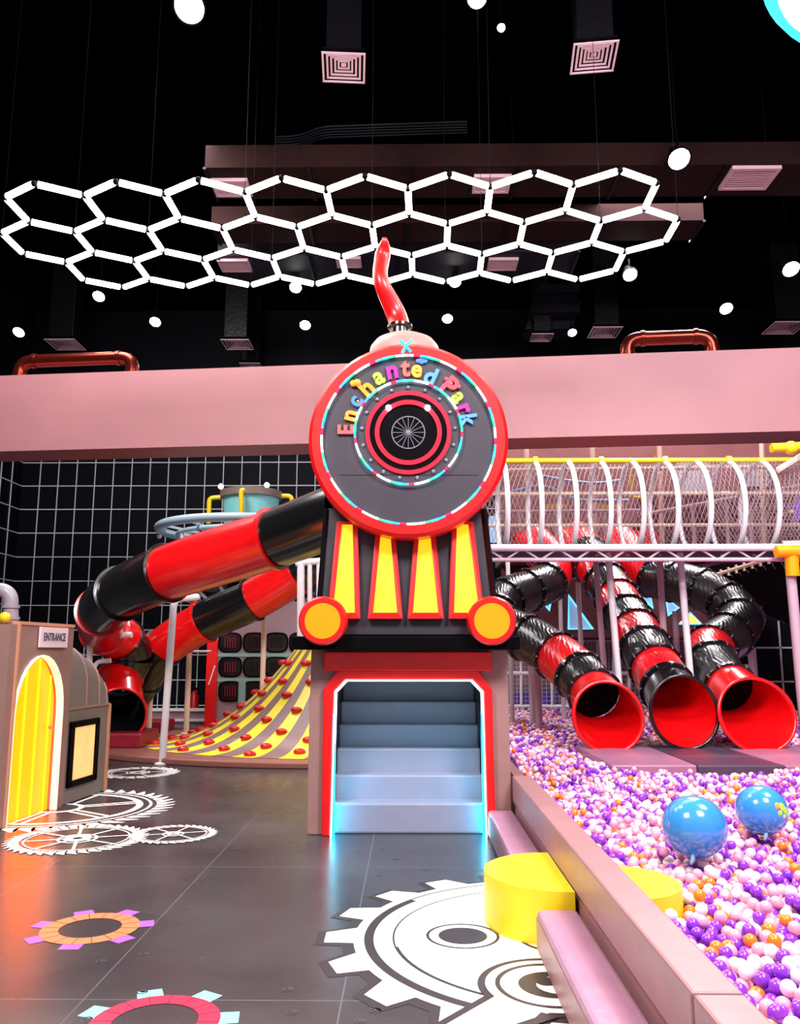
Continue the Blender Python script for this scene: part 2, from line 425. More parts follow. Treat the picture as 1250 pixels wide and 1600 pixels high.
# grille slats: red frame + glowing yellow panel
def slat(q):   # outer frame quad: px corners bl, br, tr, tl
    Yb, Yt = YT - .16, YT - .05
    P = [P2(q[0][0], q[0][1], Yb), P2(q[1][0], q[1][1], Yb), P2(q[2][0], q[2][1], Yt), P2(q[3][0], q[3][1], Yt)]
    c = sum(P, Vector()) / 4; w = .045
    n = Vector((0, -1, -(Yt - Yb) / (P[3].z - P[0].z))).normalized()
    def inset(a, bdir, k): return a + bdir * k
    I = [P[0] + Vector((w, 0, w * 1.1)), P[1] + Vector((-w, 0, w * 1.1)), P[2] + Vector((-w * .95, 0, -w * .6)), P[3] + Vector((w * .95, 0, -w * .6))]
    mb = MB()
    for k in range(4):
        j = (k + 1) % 4
        mb.hexa([P[k] - n * .05, P[j] - n * .05, I[j] - n * .05, I[k] - n * .05, P[k] + n * .035, P[j] + n * .035, I[j] + n * .035, I[k] + n * .035])
    f = fin(mb, 'grille_frame', 'red_vinyl', tr)
    mb = MB(); mb.hexa([I[0] - n * .03, I[1] - n * .03, I[2] - n * .03, I[3] - n * .03, I[0] + n * .012, I[1] + n * .012, I[2] + n * .012, I[3] + n * .012])
    fin(mb, 'glowing_panel', 'slat_glow', f)
slat([(512, 966), (563, 966), (559, 815), (527, 815)])
slat([(575, 966), (629, 966), (617, 822), (588, 822)])
slat([(637, 966), (693, 966), (679, 822), (648, 822)])
slat([(701, 966), (757, 966), (739, 815), (706, 815)])
# headlamps
for px in (505, 768):
    c = P2(px, 970, YT - .34)
    f = fin(MB().lathe([(0, -.1), (.185, -.1), (.2, -.08), (.2, .03), (.185, .055), (.15, .055), (.146, .035), (0, .035)], 40, XZ(c.x, c.y, c.z)), 'headlamp', 'red_vinyl', tr, smooth=40)
    fin(MB().lathe([(0, .048), (.147, .048), (.147, .03)], 40, XZ(c.x, c.y, c.z)), 'lamp_lens', 'lamp_orange', f)
# boiler and round face
YF = 6.95
C = P2(638, 687, YF); rad = .862
X = XZ(C.x, C.y, C.z)
fin(MB().lathe([(0, -2.3), (.80, -2.3), (.80, -.25), (0, -.25)], 48, X), 'boiler', 'charcoal', tr, smooth=40)
fin(MB().lathe([(.752, .0), (.752, .05), (rad - .03, .05), (rad, .02), (rad, -.3), (.7, -.3)], 72, X), 'face_rim', 'red_vinyl', tr, smooth=35)
fin(MB().lathe([(0, .015), (.76, .015)], 64, X), 'face_plate', 'face_grey', tr)
def ring(name, r0, r1, d0, d1, m, lab=None, n=72):
    o = fin(MB().lathe([(r0, d0), (r0, d1), (r1, d1), (r1, d0)], n, X), name, m, tr, smooth=35)
    if lab: o['label'] = lab
    return o
Ci = P2(638, 677, YF); off = Ci.z - C.z
Xi = XZ(Ci.x, C.y, Ci.z); Xs = X; X = Xi
ring('red_ring', .335, .372, .01, .035, 'crimson'); ring('black_ring', .29, .335, .01, .03, 'black_matte')
ring('red_ring', .25, .29, .01, .04, 'crimson'); fin(MB().lathe([(0, .022), (.25, .022), (.25, 0)], 48, X), 'centre_disc', 'black_matte', tr)
mb = MB().lathe([(.138, .02), (.138, .03), (.147, .03), (.147, .02)], 48, X)
for k in range(16):
    a = 2 * math.pi * k / 16; p0 = X @ Vector((.015 * math.cos(a), .015 * math.sin(a), .027)); p1 = X @ Vector((.14 * math.cos(a), .14 * math.sin(a), .027)); mb.bar(p0, p1, .005)
mb.lathe([(0, .034), (.02, .032), (.02, .02)], 20, X)
fin(mb, 'spoked_wheel', 'grey_dot', tr)
for k in range(17):
    a = 2 * math.pi * (k + .25) / 17 + R(90 - 5.3)
    q = X @ Vector((.405 * math.cos(a), .405 * math.sin(a), .015))
    fin(MB().lathe([(0, .02), (.012, .018), (.018, .008), (.018, 0)], 12, XZ(*q)), 'stud', 'grey_dot', tr, smooth=60)
for px in (607, 668):  # two white reflection glints on the face plate, shaped as glowing discs
    q = P2(px, 637, YF - .05)
    fin(MB().lathe([(0, .02), (.015, .018), (.024, .008), (.024, -.01)], 16, XZ(*q)), 'reflection_glint', 'lens', tr, smooth=60)
def led(Xm, r, seed, n=120, tr_=.011):
    rnd = random.Random(seed); mb = MB(); pts = [Xm @ Vector((r * math.cos(2 * math.pi * i / n), r * math.sin(2 * math.pi * i / n), .05)) for i in range(n)]
    mb.tube(pts, tr_, 6, closed=True)
    cyc = [0] * 5 + [1] * 2 + [2] * 2 + [3] * 2 + [4] * 2; k = 0; ms = []
    for i in range(n):
        ms += [cyc[(i + (seed * 5)) % len(cyc)]] * 6
    mb.m = ms
    return fin(mb, 'colour_light_ring', ['led_white', 'led_green', 'led_cyan', 'led_blue', 'led_red'], tr, smooth=60)
led(Xs, .748, 3, 154, .010); led(Xi, .462, 1, 112, .010)
q = P2(634, 541, YF - .06)
mb = MB().tube([q + Vector((-.05, 0, .05)), q + Vector((0, 0, 0)), q + Vector((.045, 0, -.05))], .012, 6); mb.tube([q + Vector((.05, 0, .055)), q + Vector((0, -.01, 0)), q + Vector((-.03, 0, -.06))], .012, 6)
mb.m = [0] * (len(mb.f) // 2) + [1] * (len(mb.f) - len(mb.f) // 2)
fin(mb, 'light_strip_tie', ['led_blue', 'led_cyan'], tr)
# seam across the face plate
a = P2(530, 742, YF - .017); b = P2(748, 742, YF - .017)
fin(MB().bar(a, b, .004, .003), 'plate_seam', 'charcoal', tr)
# lettering
def glyph(ch, px, py, rot, size, ink, sx=1.0):
    cu = bpy.data.curves.new('t', 'FONT'); cu.body = ch; cu.size = size; cu.extrude = .012; cu.offset = size * .034; cu.align_x = 'CENTER'; cu.align_y = 'CENTER'; cu.resolution_u = 4
    t = bpy.data.objects.new('t', cu); COL.objects.link(t)
    dg = bpy.context.evaluated_depsgraph_get(); me = bpy.data.meshes.new_from_object(t.evaluated_get(dg)); bpy.data.objects.remove(t)
    xs = [v.co.x for v in me.vertices]; ys = [v.co.y for v in me.vertices]; cx = (min(xs) + max(xs)) / 2; cy = (min(ys) + max(ys)) / 2
    q = P2(px, py, YF - .03)
    mx = XZ(*q) @ Matrix.Rotation(R(rot), 4, 'Z')
    mb = MB().add([mx @ Vector(((v.co.x - cx) * sx, v.co.y - cy, v.co.z)) for v in me.vertices], [tuple(p.vertices) for p in me.polygons])
    return fin(mb, 'letter', ink, tr)
for ch, px, py, rot, s, ink in (('E', 540, 671, 90, .155, 'ink_E'), ('n', 549, 650, 76, .175, 'ink_n'), ('c', 557.5, 628, 62, .165, 'ink_c'), ('h', 572, 606, 42, .20, 'ink_h'),
        ('a', 592, 591, 26, .175, 'ink_a'), ('n', 613, 582, 12, .185, 'ink_m'), ('t', 633.5, 576, 2, .185, 'ink_t'), ('e', 651, 580, -8, .175, 'ink_e'), ('d', 673, 588, -24, .185, 'ink_d'),
        ('P', 703, 604, -42, .20, 'ink_P'), ('a', 715, 622, -57, .165, 'ink_a'), ('r', 724, 640, -70, .175, 'ink_m'), ('k', 733, 657, -82, .165, 'ink_d')):
    glyph(ch, px, py, rot, s * 1.2, ink, .95)
q = P2(659, 564, YF - .03); mb = MB()
for ox, oz, r in ((-.03, 0, .022), (0, .012, .028), (.03, 0, .022), (0, -.008, .024)): mb.sphere((q.x + ox, q.y, q.z + oz), r, 16, 10, (1, .4, 1))
fin(mb, 'cloud_emblem', 'ink_c', tr)
# a rounded animal ear blob on the h and the paw pads on the letters
for px, py, r, m in ((552, 599, .03, 'ink_h'), (558, 598, .034, 'ink_h'), (697, 592, .018, 'ink_P'), (717, 604, .018, 'ink_P'), (705, 599, .016, 'ink_t'), (714, 620, .012, 'ink_n'), (559, 627, .012, 'ink_n')):
    q = P2(px, py, YF - .04); fin(MB().sphere(q, r, 14, 8, (1, .4, 1)), 'letter_ornament', m, tr, smooth=60)
# dome, chimney and smoke plume
d = P2(632, 560, YF + .6)
fin(MB().lathe([(.34, -.2), (.34, -.02), (.325, .05), (.28, .11), (.2, .15), (.1, .17), (0, .17)], 40, Matrix.Translation((d.x, d.y, d.z + .05))), 'steam_dome', 'smoke_cream', tr, smooth=60)
c = P2(625, 524, YF + .6)
fin(MB().lathe([(.13, -.18), (.10, -.1), (.095, .06), (.12, .075), (.12, .10), (0, .10)], 28, Matrix.Translation(c)), 'chimney', 'black_plastic', tr, smooth=40)
pl = [(625, 514, 18), (622, 500, 17.5), (616, 485, 17), (608, 468, 15.5), (600, 452, 14), (595, 438, 13), (594, 424, 13), (596, 410, 13.5), (598, 398, 14), (600, 388, 11.5), (601, 378, 7), (601, 371, 3)]
pts = [P2(x, y, YF + .6 + .05 * math.sin(i)) for i, (x, y, r) in enumerate(pl)]; sp = spline(pts, 4)
rs = []
for i in range(len(pl) - 1):
    for k in range(4): rs.append((pl[i][2] * (1 - k / 4) + pl[i + 1][2] * k / 4) / 176)
rs.append(pl[-1][2] / 176)
fin(MB().tube(sp, rs, 18), 'smoke_plume', 'red_vinyl', tr, smooth=60)
for px, py, r in ((596, 440, 13.6), (600, 388, 12.2)):
    pass
# ================================================================== CEILING FITTINGS
# hexagon light grid: 8 + 9 + 8 hexagons hung level
s = .483; HZ = 6.155
hx = thing('hexagon_ceiling_light', 'wide hanging honeycomb of glowing white light tubes under the black ceiling', 'ceiling light', (-.82, 8.74, HZ), rz=R(-1.6))
edges = {}; nodes = {}
for row, nn in ((0, 8), (1, 9), (2, 8)):
    for k in range(nn):
        cx = (k - (nn - 1) / 2) * math.sqrt(3) * s; cy = (row - 1) * 1.5 * s
        P = [(round(cx + s * math.sin(R(60 * i)), 3), round(cy + s * math.cos(R(60 * i)), 3)) for i in range(6)]
        for i in range(6):
            a, b = P[i], P[(i + 1) % 6]
            def key(p):
                for q in nodes:
                    if abs(q[0] - p[0]) < .01 and abs(q[1] - p[1]) < .01: return q
                nodes[p] = 1; return p
            a, b = key(a), key(b); edges[tuple(sorted((a, b)))] = 1
for a, b in edges:
    A_, B_ = Vector((*a, 0)), Vector((*b, 0)); d = (B_ - A_).normalized() * .035
    MB().tube([A_ + d, B_ - d], .034, 10).build('light_tube', 'tube_light', hx, smooth=50)
for p in nodes:
    mb = MB().sphere((p[0], p[1], 0), .032, 8, 6)
    mb.build('corner_connector', 'black_matte', hx)
for p in list(nodes)[::6]:
    MB().tube([(p[0], p[1], .03), (p[0], p[1], 4.8)], .003, 5).build('hanging_wire', 'black_matte', hx)

# air diffusers
def diffuser(root, w=.6):
    fr = MB(); h = w / 2
    for i, k in enumerate((1, .8, .62, .44, .28)):
        a = h * k; b = h * (k - .09)
        z0_ = .012 * i
        fr.band([(-a, -a), (a, -a), (a, a), (-a, a)], [(-b, -b), (b, -b), (b, b), (-b, b)], Matrix.Translation((0, 0, z0_)) , .014)
    fr.box(-h * .12, h * .12, -h * .12, h * .12, .05, .06)
    fr.build('louvre_frame', 'diffuser', root)
    MB().box(-h * .95, h * .95, -h * .95, h * .95, .075, .09).build('backing', 'black_matte', root)
def neck(root, w, h): MB().box(-w / 2, w / 2, -w / 2, w / 2, .09, h).build('duct_neck', 'duct_dark', root, bevel=.01)
for px, py, z, wd, rz, lab in ((537, 107, 9.0, .56, 4, 'square pink-lit air diffuser at the top of the picture, left one of the front pair'),
                          (928, 91, 9.0, .56, -6, 'square pink-lit air diffuser at the top of the picture, right one of the front pair')):
    t = thing('air_diffuser', lab, 'air vent', PZ(px, py, z), 'ceiling air diffusers', R(rz)); diffuser(t, wd); neck(t, wd * .8, 11 - z)
for px, py, wd, lab in ((102, 539, .75, 'far air diffuser under a drop duct, above the left copper pipe'), (371, 539, .70, 'far air diffuser under a drop duct, left of the red smoke plume'),
                    (945, 520, .70, 'far air diffuser under a drop duct, above the right copper pipe'), (1226, 513, .78, 'far air diffuser under a drop duct at the right edge'),
                    (393, 573, .55, 'small far diffuser just above the pink bulkhead left of the engine'), (846, 528, .52, 'small square diffuser in the grey duct right of the engine')):
    t = thing('air_diffuser', lab, 'air vent', PZ(px, py, 9.0), 'ceiling air diffusers', R(0)); diffuser(t, wd); neck(t, wd * .8, 2)
# broad supply ducts running across the hall
def duct(name_, px0, py0, px1, py1, z, dep, hgt, m, lab):
    a = PZ(px0, py0, z); b = PZ(px1, py1, z); root = thing(name_, lab, 'air duct', (a.x, a.y, z), 'ceiling ducts')
    dd = Vector((b.x - a.x, b.y - a.y, 0)); e_ = dd.normalized(); n_ = Vector((-e_.y, e_.x, 0)) * dep
    o = Vector((0, 0, 0)); up = Vector((0, 0, hgt))
    MB().hexa([o, dd, dd + n_, n_, o + up, dd + up, dd + n_ + up, n_ + up]).build('duct_body', m, root)
    k = int(dd.length / 1.6)
    for i in range(k + 1):
        p = e_ * (dd.length * i / max(k, 1)); q = p + n_ * 1.02 - Vector((0, 0, .02))
        MB().bar(p - n_ * .02 + Vector((0, 0, -.02)), q, .05, .04).build('flange_strip', 'duct_dark', root)
    for k in (.08, .5, .92):
        q = dd * k + n_ * .5; MB().tube([q + Vector((0, 0, hgt - .02)), Vector((q.x, q.y, 11 - z))], .012, 6).build('hanger_rod', 'black_matte', root)
    return root, a, dd, n_
d1 = duct('air_duct', 320, 262, 1300, 256, 9.3, .95, .4, 'duct_brown', 'brown ceiling duct running across behind the top row of hexagons')
d2 = duct('air_duct', 330, 350, 1100, 344, 9.3, .75, .35, 'duct_brown', 'narrower brown duct running across behind the middle hexagons')
d3 = duct('air_duct', 340, 400, 905, 392, 9.3, 1.1, .35, 'duct_grey', 'grey duct running across behind the lowest hexagons')
for px, py, wd, z, lab in ((1171, 281, .8, 9.24, 'pale rectangular grille in the brown duct at the right'), (768, 290, .62, 9.24, 'pale rectangular grille in the brown duct behind the hexagons'), (362, 296, .62, 9.24, 'pale rectangular grille behind the upper left hexagons'),
                       (785, 415, .6, 9.24, 'pale rectangular grille behind the lowest hexagons on the right'), (367, 417, .62, 9.24, 'pale rectangular grille behind the lowest hexagons on the left'), (545, 412, .5, 9.24, 'pale rectangular grille behind the hexagons beside the smoke plume')):
    t = thing('duct_grille', lab, 'air vent', PZ(px, py, z), 'duct grilles')
    h = wd / 2; MB().band([(-h, -h * .8), (h, -h * .8), (h, h * .8), (-h, h * .8)], [(-h * .85, -h * .65), (h * .85, -h * .65), (h * .85, h * .65), (-h * .85, h * .65)], Matrix.Identity(4), .03).build('grille_frame', 'diffuser', t)
    mb = MB()
    for i in range(9): y = -h * .62 + i * h * 1.24 / 8; mb.box(-h * .85, h * .85, y - .012, y + .012, .005, .02)
    mb.build('louvre', 'diffuser', t); MB().box(-h, h, -h * .8, h * .8, .031, .06).build('backing', 'diffuser', t)
# sloped grey stepped duct at the right of the engine
for i, (py, w0, w1) in enumerate(((440, 838, 905), (466, 830, 905), (492, 822, 896))):
    a = PY(w0, py, 18.2 + i * .5); b = PY(w1, py + 20, 18.2 + i * .5)
    root = thing('duct_section', 'grey-blue stepped duct section hanging right of the engine, %s of three' % ('top', 'middle', 'lowest')[i], 'air duct', (a.x, a.y, b.z), 'stepped duct sections')
    MB().hexa([(0, 0, 0), (b.x - a.x, 0, 0), (b.x - a.x, .8, 0), (0, .8, 0), (.08, .1, a.z - b.z), (b.x - a.x + .08, .1, a.z - b.z), (b.x - a.x + .08, .9, a.z - b.z), (.08, .9, a.z - b.z)]).build('duct_body', 'duct_grey', root, bevel=.01)
    MB().box(-.02, b.x - a.x + .02, -.03, .0, -.04, .03).build('duct_lip', 'duct_dark', root)
# cable conduits
for i in range(5):
    z = 10.97
    a = PZ(432, 214 + i * 4.2, z); b = PZ(470, 212 + i * 4.2, z); c = PZ(500, 198 + i * 4.2, z); d = PZ(730, 190 + i * 4.2, z)
    o = MB().tube(rounded([a, b, c, d], .3), .018, 6)
    o.v = [tuple(Vector(v) - a) for v in o.v]
    t = o.build('cable_conduit', 'duct_grey'); t.location = a
    tag(t, 'thin grey conduit, %s of five parallel ones bending along the black ceiling' % ('topmost', 'second from top', 'middle', 'second from bottom', 'lowest')[i], 'conduit', 'parallel ceiling conduits')
# spotlights
proto = None
spots = [(297, 10, 9.6, 1.25, 'brightest spotlight at the top left of the picture'), (783, 43, 9.8, .35, 'tiny spotlight between the two front diffusers'), (745, -4, 9.6, .8, 'spotlight cut by the top edge right of centre'),
         (1060, 247, 9.1, 1.1, 'large spotlight above the right end of the honeycomb light'), (155, 462, 9.12, .85, 'spotlight just under the lower left hexagons'), (243, 502, 9.12, .85, 'spotlight between the two left drop ducts'),
         (30, 518, 9.12, .9, 'spotlight above the left end of the pink bulkhead'), (462, 448, 9.12, .85, 'spotlight under the lowest hexagons left of the smoke plume'), (477, 507, 9.12, .85, 'spotlight directly above the bulkhead left of the engine'),
         (711, 440, 9.12, .8, 'spotlight touching the lowest hexagons right of the smoke plume'), (699, 497, 9.12, .8, 'spotlight right above the round train face'), (984, 428, 9.12, .95, 'spotlight below the right end of the honeycomb light'),
         (894, 519, 9.12, .7, 'small spotlight beside the small square diffuser on the right'), (1235, 419, 9.12, 1.1, 'large spotlight at the right edge'), (1134, 481, 9.12, .95, 'spotlight above the right copper pipe')]
for i, (px, py, z, k, lab) in enumerate(spots):
    p = PZ(px, py, z)
    if True:
        proto = thing('spotlight', lab, 'spotlight', p, 'ceiling spotlights')
        T = Matrix.Rotation(R(-38), 4, 'X')
        MB().lathe([(.0, .26), (.08, .26), (.12, .05), (.17, -.02), (.17, -.05), (.15, -.05), (.15, -.02), (0, -.02)], 20, T).build('housing', 'black_matte', proto, smooth=40)
        MB().lathe([(0, -.032), (.15, -.03)], 20, T).build('lens', 'lens', proto)
        MB().tube([(0, 0, .2), (0, .05, .5), (0, .05, (11 - z) / k)], .015, 6).build('bracket', 'black_matte', proto)
        o = proto
    else: o = dup(proto, p, lab)
    o.scale = (k, k, k)
for (px, py) in ((297, 10), (1060, 247), (155, 462), (477, 507), (984, 428), (1134, 481)):
    p = PZ(px, py, 9.1); spot('spotlight_beam', p + Vector((0, -.25, -.3)), (p.x * .7, max(6, p.y - 7), 0), 700, 75, (1, .96, .95))
# illuminated round ring sign in the upper right corner
p = PY(1346, -84, 6.0); t = thing('round_ceiling_lamp', 'corner of a large round lamp with turquoise rim at the top right', 'ceiling lamp', p)
XT = Matrix.Rotation(R(-35), 4, 'X')
MB().lathe([(0, .0), (.70, .0)], 48, XT).build('lamp_face', 'trim_white', t)
MB().lathe([(.70, -.05), (.76, -.05), (.76, .15), (.70, .15)], 48, XT).build('lamp_rim', 'led_cyan', t)
MB().tube([(0, 0, .1), (0, 0, 4)], .02, 6).build('hanging_rod', 'black_matte', t)

# ================================================================== TUBE SLIDES
def flange(c, d, rad, bolts):
    mb = MB().tube([c - d * .025, c - d * .02, c + d * .02, c + d * .025], [rad, rad * 1.11, rad * 1.11, rad], 28, cap=False)
    if bolts:
        u = d.cross(Vector((0, 0, 1))).normalized(); q = u.cross(d); mb.mi = 1
        for k in range(12):
            a = 2 * math.pi * k / 12; pp = c + (u * math.cos(a) + q * math.sin(a)) * rad * 1.075
            mb.tube([pp - d * .032, pp + d * .034], .011, 6)
    return mb
def slide(name_, lab, pts, cols, rad, mats, base, mouth=None, bolts=True, fl='black_plastic', per=7, bulge=1.0):
    P = [PY(*p) for p in pts]; sp = spline(P, per); root = thing(name_, lab, 'tube slide', (P[-1].x, P[-1].y, base))
    n = len(P) - 1
    for i in range(n):
        seg = sp[i * per:(i + 1) * per + 1]
        if mouth and i == n - 1: break
        fin(MB().tube(seg, [rad * (1 + .02 * math.sin(math.pi * k / per)) for k in range(len(seg))], 28, cap=False), 'tube_section', mats[cols[i]], root, smooth=50)
        d = (seg[1] - seg[0]).normalized(); c = seg[0]
        if i > 0:
            f = fin(flange(c, d, rad, bolts), 'joint_flange', [fl if not isinstance(fl, dict) else fl[cols[i]], 'grey_dot'], root, smooth=40)
            if 0:
                u = d.cross(Vector((0, 0, 1))).normalized(); q = u.cross(d); mb = MB()
                for k in range(10):
                    a = 2 * math.pi * k / 10; pp = c + (u * math.cos(a) + q * math.sin(a)) * rad * 1.07
                    mb.tube([pp - d * .03, pp + d * .034], .011, 6)
                fin(mb, 'bolt_ring', 'grey_dot', f)
    if mouth:
        seg = sp[(n - 1) * per:]; c = seg[0]; d = (seg[-1] - seg[0]).normalized(); u = d.cross(Vector((0, 0, 1))).normalized(); q = u.cross(d)
        L = (seg[-1] - seg[0]).length; m_out, m_in, low, up, wide = mouth
        mb = MB(); N = 40; K = 8; vs = []
        for shell, off_ in ((0, 0), (1, .02)):
            for k in range(K + 1):
                for j in range(N):
                    a = 2 * math.pi * j / N; h = (1 - math.sin(a)) / 2    # h = 1 at the bottom
                    Lk = (up + (low - up) * h) * L; t = k / K
                    fl_ = 1 + .16 * t * t * (.35 + .65 * h)
                    r_ = (rad - off_) * fl_
                    pos = c + d * (Lk * t) + (u * math.cos(a) * r_ * (1 + wide * t) + q * math.sin(a) * r_)
                    vs.append(pos)
        def idx(s_, k, j): return s_ * (K + 1) * N + k * N + j % N
        fo, fi = [], []
        for k in range(K):
            for j in range(N):
                fo.append((idx(0, k, j), idx(0, k, j + 1), idx(0, k + 1, j + 1), idx(0, k + 1, j)))
                fi.append((idx(1, k, j), idx(1, k + 1, j), idx(1, k + 1, j + 1), idx(1, k, j + 1)))
        lip = [(idx(0, K, j), idx(0, K, j + 1), idx(1, K, j + 1), idx(1, K, j)) for j in range(N)]
        mb.add(vs, fo + lip + fi); mb.m = [0] * (len(fo) + len(lip)) + [1] * len(fi)
        ex = fin(mb, 'slide_exit', [m_out, m_in], root, smooth=50)
        edge = [vs[idx(0, K, j)] for j in range(N)]
        fin(MB().tube(edge, .022, 8, closed=True), 'rolled_lip', m_out, ex, smooth=50)
        f = fin(flange(c, d, rad, bolts), 'joint_flange', ['black_plastic' if m_out != 'red_plastic' or not isinstance(fl, dict) else 'red_plastic', 'grey_dot'], root, smooth=40)
        if 0:
            mb = MB()
            for k in range(10):
                a = 2 * math.pi * k / 10; pp = c + (u * math.cos(a) + q * math.sin(a)) * rad * 1.08; mb.tube([pp - d * .03, pp + d * .034], .012, 6)
            fin(mb, 'bolt_ring', 'grey_dot', f)
    return root
G = {'r': 'red_grain', 'b': 'black_grain'}; PLN = {'r': 'red_plastic', 'b': 'black_plastic'}
slide('tube_slide', 'red and black tube slide with red exit, nearest the stair booth over the ball pit',
      [(828, 842, 13.9), (860, 880, 13.6), (856, 908, 13.3), (826, 922, 13.0), (790, 936, 12.7), (772, 958, 12.4), (785, 980, 12.1), (822, 996, 11.9), (868, 1024, 11.45), (903, 1054, 11.0), (930, 1086, 10.65), (952, 1121, 10.0)],
      'rrbbbbbbrbr', .32, G, .36, ('red_plastic', 'red_plastic', 1.22, .60, .16))
slide('tube_slide', 'straight red and black ringed tube slide with black exit, middle of three',
      [(898, 840, 14.2), (918, 866, 13.7), (930, 886, 13.4), (945, 908, 13.0), (962, 934, 12.6), (977, 960, 12.2), (992, 984, 11.8), (1008, 1012, 11.35), (1024, 1042, 10.9), (1042, 1074, 10.55), (1074, 1117, 9.98)],
      'rbrbrbrbrb', .32, G, .36, ('black_plastic', 'red_plastic', 1.22, .50, .16))
slide('tube_slide', 'tube slide with S bend of black rings and red exit, rightmost over the pit',
      [(965, 845, 14.3), (990, 876, 13.9), (1018, 902, 13.6), (1052, 908, 13.3), (1094, 920, 13.0), (1132, 940, 12.7), (1156, 966, 12.35), (1140, 992, 11.95), (1112, 1012, 11.6), (1112, 1036, 11.25), (1140, 1076, 10.7), (1186, 1118, 10.0)],
      'rrbbbbbbrbr', .32, G, .36, ('red_plastic', 'red_plastic', 1.26, .60, .30))
slide('tube_slide', 'thick glossy red and black tube slide curling down from the engine to the left',
      [(540, 800, 9.0), (428, 842, 9.6), (262, 895, 10.2), (190, 927, 11.0), (160, 955, 11.8), (164, 985, 12.7), (190, 1000, 13.3), (204, 1028, 13.5), (186, 1062, 13.4), (186, 1118, 12.7)],
      'brbbrrbbr', .345, PLN, .2, ('red_plastic', 'black_plastic', 1.15, .8, .05), bolts=False, fl={'r': 'red_plastic', 'b': 'black_plastic'})
slide('tube_slide', 'thinner red and black tube slide passing behind the white pole on the left',
      [(505, 868, 13.0), (464, 896, 13.2), (394, 938, 13.4), (318, 972, 13.6), (255, 1012, 13.9), (222, 1060, 14.1), (196, 1100, 14.4)],
      'brbrbb', .33, PLN, .2, None, bolts=False, fl={'r': 'red_plastic', 'b': 'black_plastic'})
# ================================================================== LEFT SIDE
# raised brown base disc and bell-shaped climbing ramp
RC = Vector((-1.0, 13.7, 0)); RX, RY = 3.25, 2.35
cl = thing('climbing_ramp', 'bell-shaped climbing ramp with yellow and brown stripes and red holds', 'climbing ramp', RC)
def el(r, a, z): return Vector((RC.x + RX * r * math.cos(a), RC.y + RY * r * math.sin(a), z))
def prof(u): return .09 + 1.5 * ((1 - u) ** 2.3)   # u: 0 top .. 1 bottom
u0 = .26
NS = 12; PERS = 6; mb = MB(); vs = []; K = 24; a_s, a_e = R(150), R(300)
N_ = NS * 2 * PERS
for j in range(N_ + 1):
    a = a_s + (a_e - a_s) * j / N_
    for k in range(K + 1):
        t = k / K; vs.append(el(u0 + (1 - u0) * t, a, .09 + 1.5 * (1 - t) ** 2.2))
fs = []; ms = []
for j in range(N_):
    for k in range(K):
        i = j * (K + 1) + k; fs.append((i, i + K + 1, i + K + 2, i + 1)); ms.append((j // PERS) % 2)
mb.add(vs, fs); mb.m = ms
fin(mb, 'striped_slope', ['ramp_mauve', 'ramp_yellow'], cl)
mb = MB(); n = 72; ring_ = [(RC.x - .1 + (RX + .85) * math.cos(2 * math.pi * i / n), RC.y + .0 + (RY + .30) * math.sin(2 * math.pi * i / n)) for i in range(n)]
ring_ = [(min(x_, .9), y_) for x_, y_ in ring_]
mb.prism(ring_, Matrix.Translation((0, 0, 0)), .085)
base = fin(mb, 'base_disc', 'ramp_brown', cl, bevel=.02)
fin(MB().lathe([(0, 1.57), (1, 1.57), (1, 1.4), (0, 1.4)], 40, Matrix.Translation(RC) @ Matrix.Diagonal((RX * u0 * 1.02, RY * u0 * 1.02, 1, 1))), 'top_deck', 'ramp_brown', cl)
rnd = random.Random(4)
for st in range(1, NS * 2, 2):
    for k, t in enumerate((.12, .3, .48, .66, .84)):
        tt = t + (.07 if (st // 2) % 2 else -.03); a = a_s + (a_e - a_s) * (st + .5) / (NS * 2)
        p = el(u0 + (1 - u0) * tt, a, .09 + 1.5 * (1 - tt) ** 2.2)
        rr = .088
        h_ = MB().sphere(p + Vector((0, -.01, .015)), rr, 12, 7, (1, .8, .55)); fin(h_, 'climbing_hold', 'hold_red', cl, smooth=50)
# red crash mats
for a, b, y0, y1, h, lab in ((163, 220, 12.6, 13.5, .22, 'dark red crash mat under the left slide exit'), (200, 255, 14.9, 15.6, .2, 'dark red crash mat far behind the left slide exit')):
    x0 = PZ(a, 1165, .1).x * (y0 / PZ(a, 1165, .1).y); x1 = PZ(b, 1165, .1).x * (y0 / PZ(b, 1165, .1).y)
    t = MB().box(0, x1 - x0, 0, y1 - y0, 0, h).build('crash_mat', 'mat_red', bevel=.03); t.location = (x0, y0, .085); tag(t, lab, 'crash mat')

# white poles and bent rails
def pole(pts, r, m, lab, name_='support_pole', group=None, foot=True, rd=.12):
    P = rounded([Vector(p) for p in pts], rd, 6); b = min(P, key=lambda v: v.z); root = thing(name_, lab, 'pole', b, group)
    fin(MB().tube(P, r, 12), 'pole_tube', m, root, smooth=50)
    if foot: fin(MB().lathe([(r * 2.0, 0), (r * 2.0, .012), (r * 1.3, .03), (r, .03)], 16, Matrix.Translation(b)), 'foot_plate', m, root)
    return root
pole([PY(308, 933, 11.9), PY(272, 936, 11.5), PZ(253, 1194, 0)], .05, 'white_metal', 'tall white pole bent at the top, in front of the climbing ramp')
pole([PY(206, 992, 12.4), PY(141, 994, 12.4), PY(138, 1080, 12.4), Vector((PY(137, 1080, 12.4).x, 12.4, .085))], .045, 'white_metal', 'white bent rail in front of the red slide curl')
pole([PY(173, 1032, 12.3), PY(148, 1034, 12.3), Vector((PY(147, 1032, 12.3).x, 12.3, .085))], .035, 'white_metal', 'small white bent rail behind the dome hut')
pole([PY(236, 1062, 14.5), Vector((PY(236, 1062, 14.5).x, 14.5, .085))], .05, 'beige_metal', 'beige pole left of the white pole, behind the thin slide')
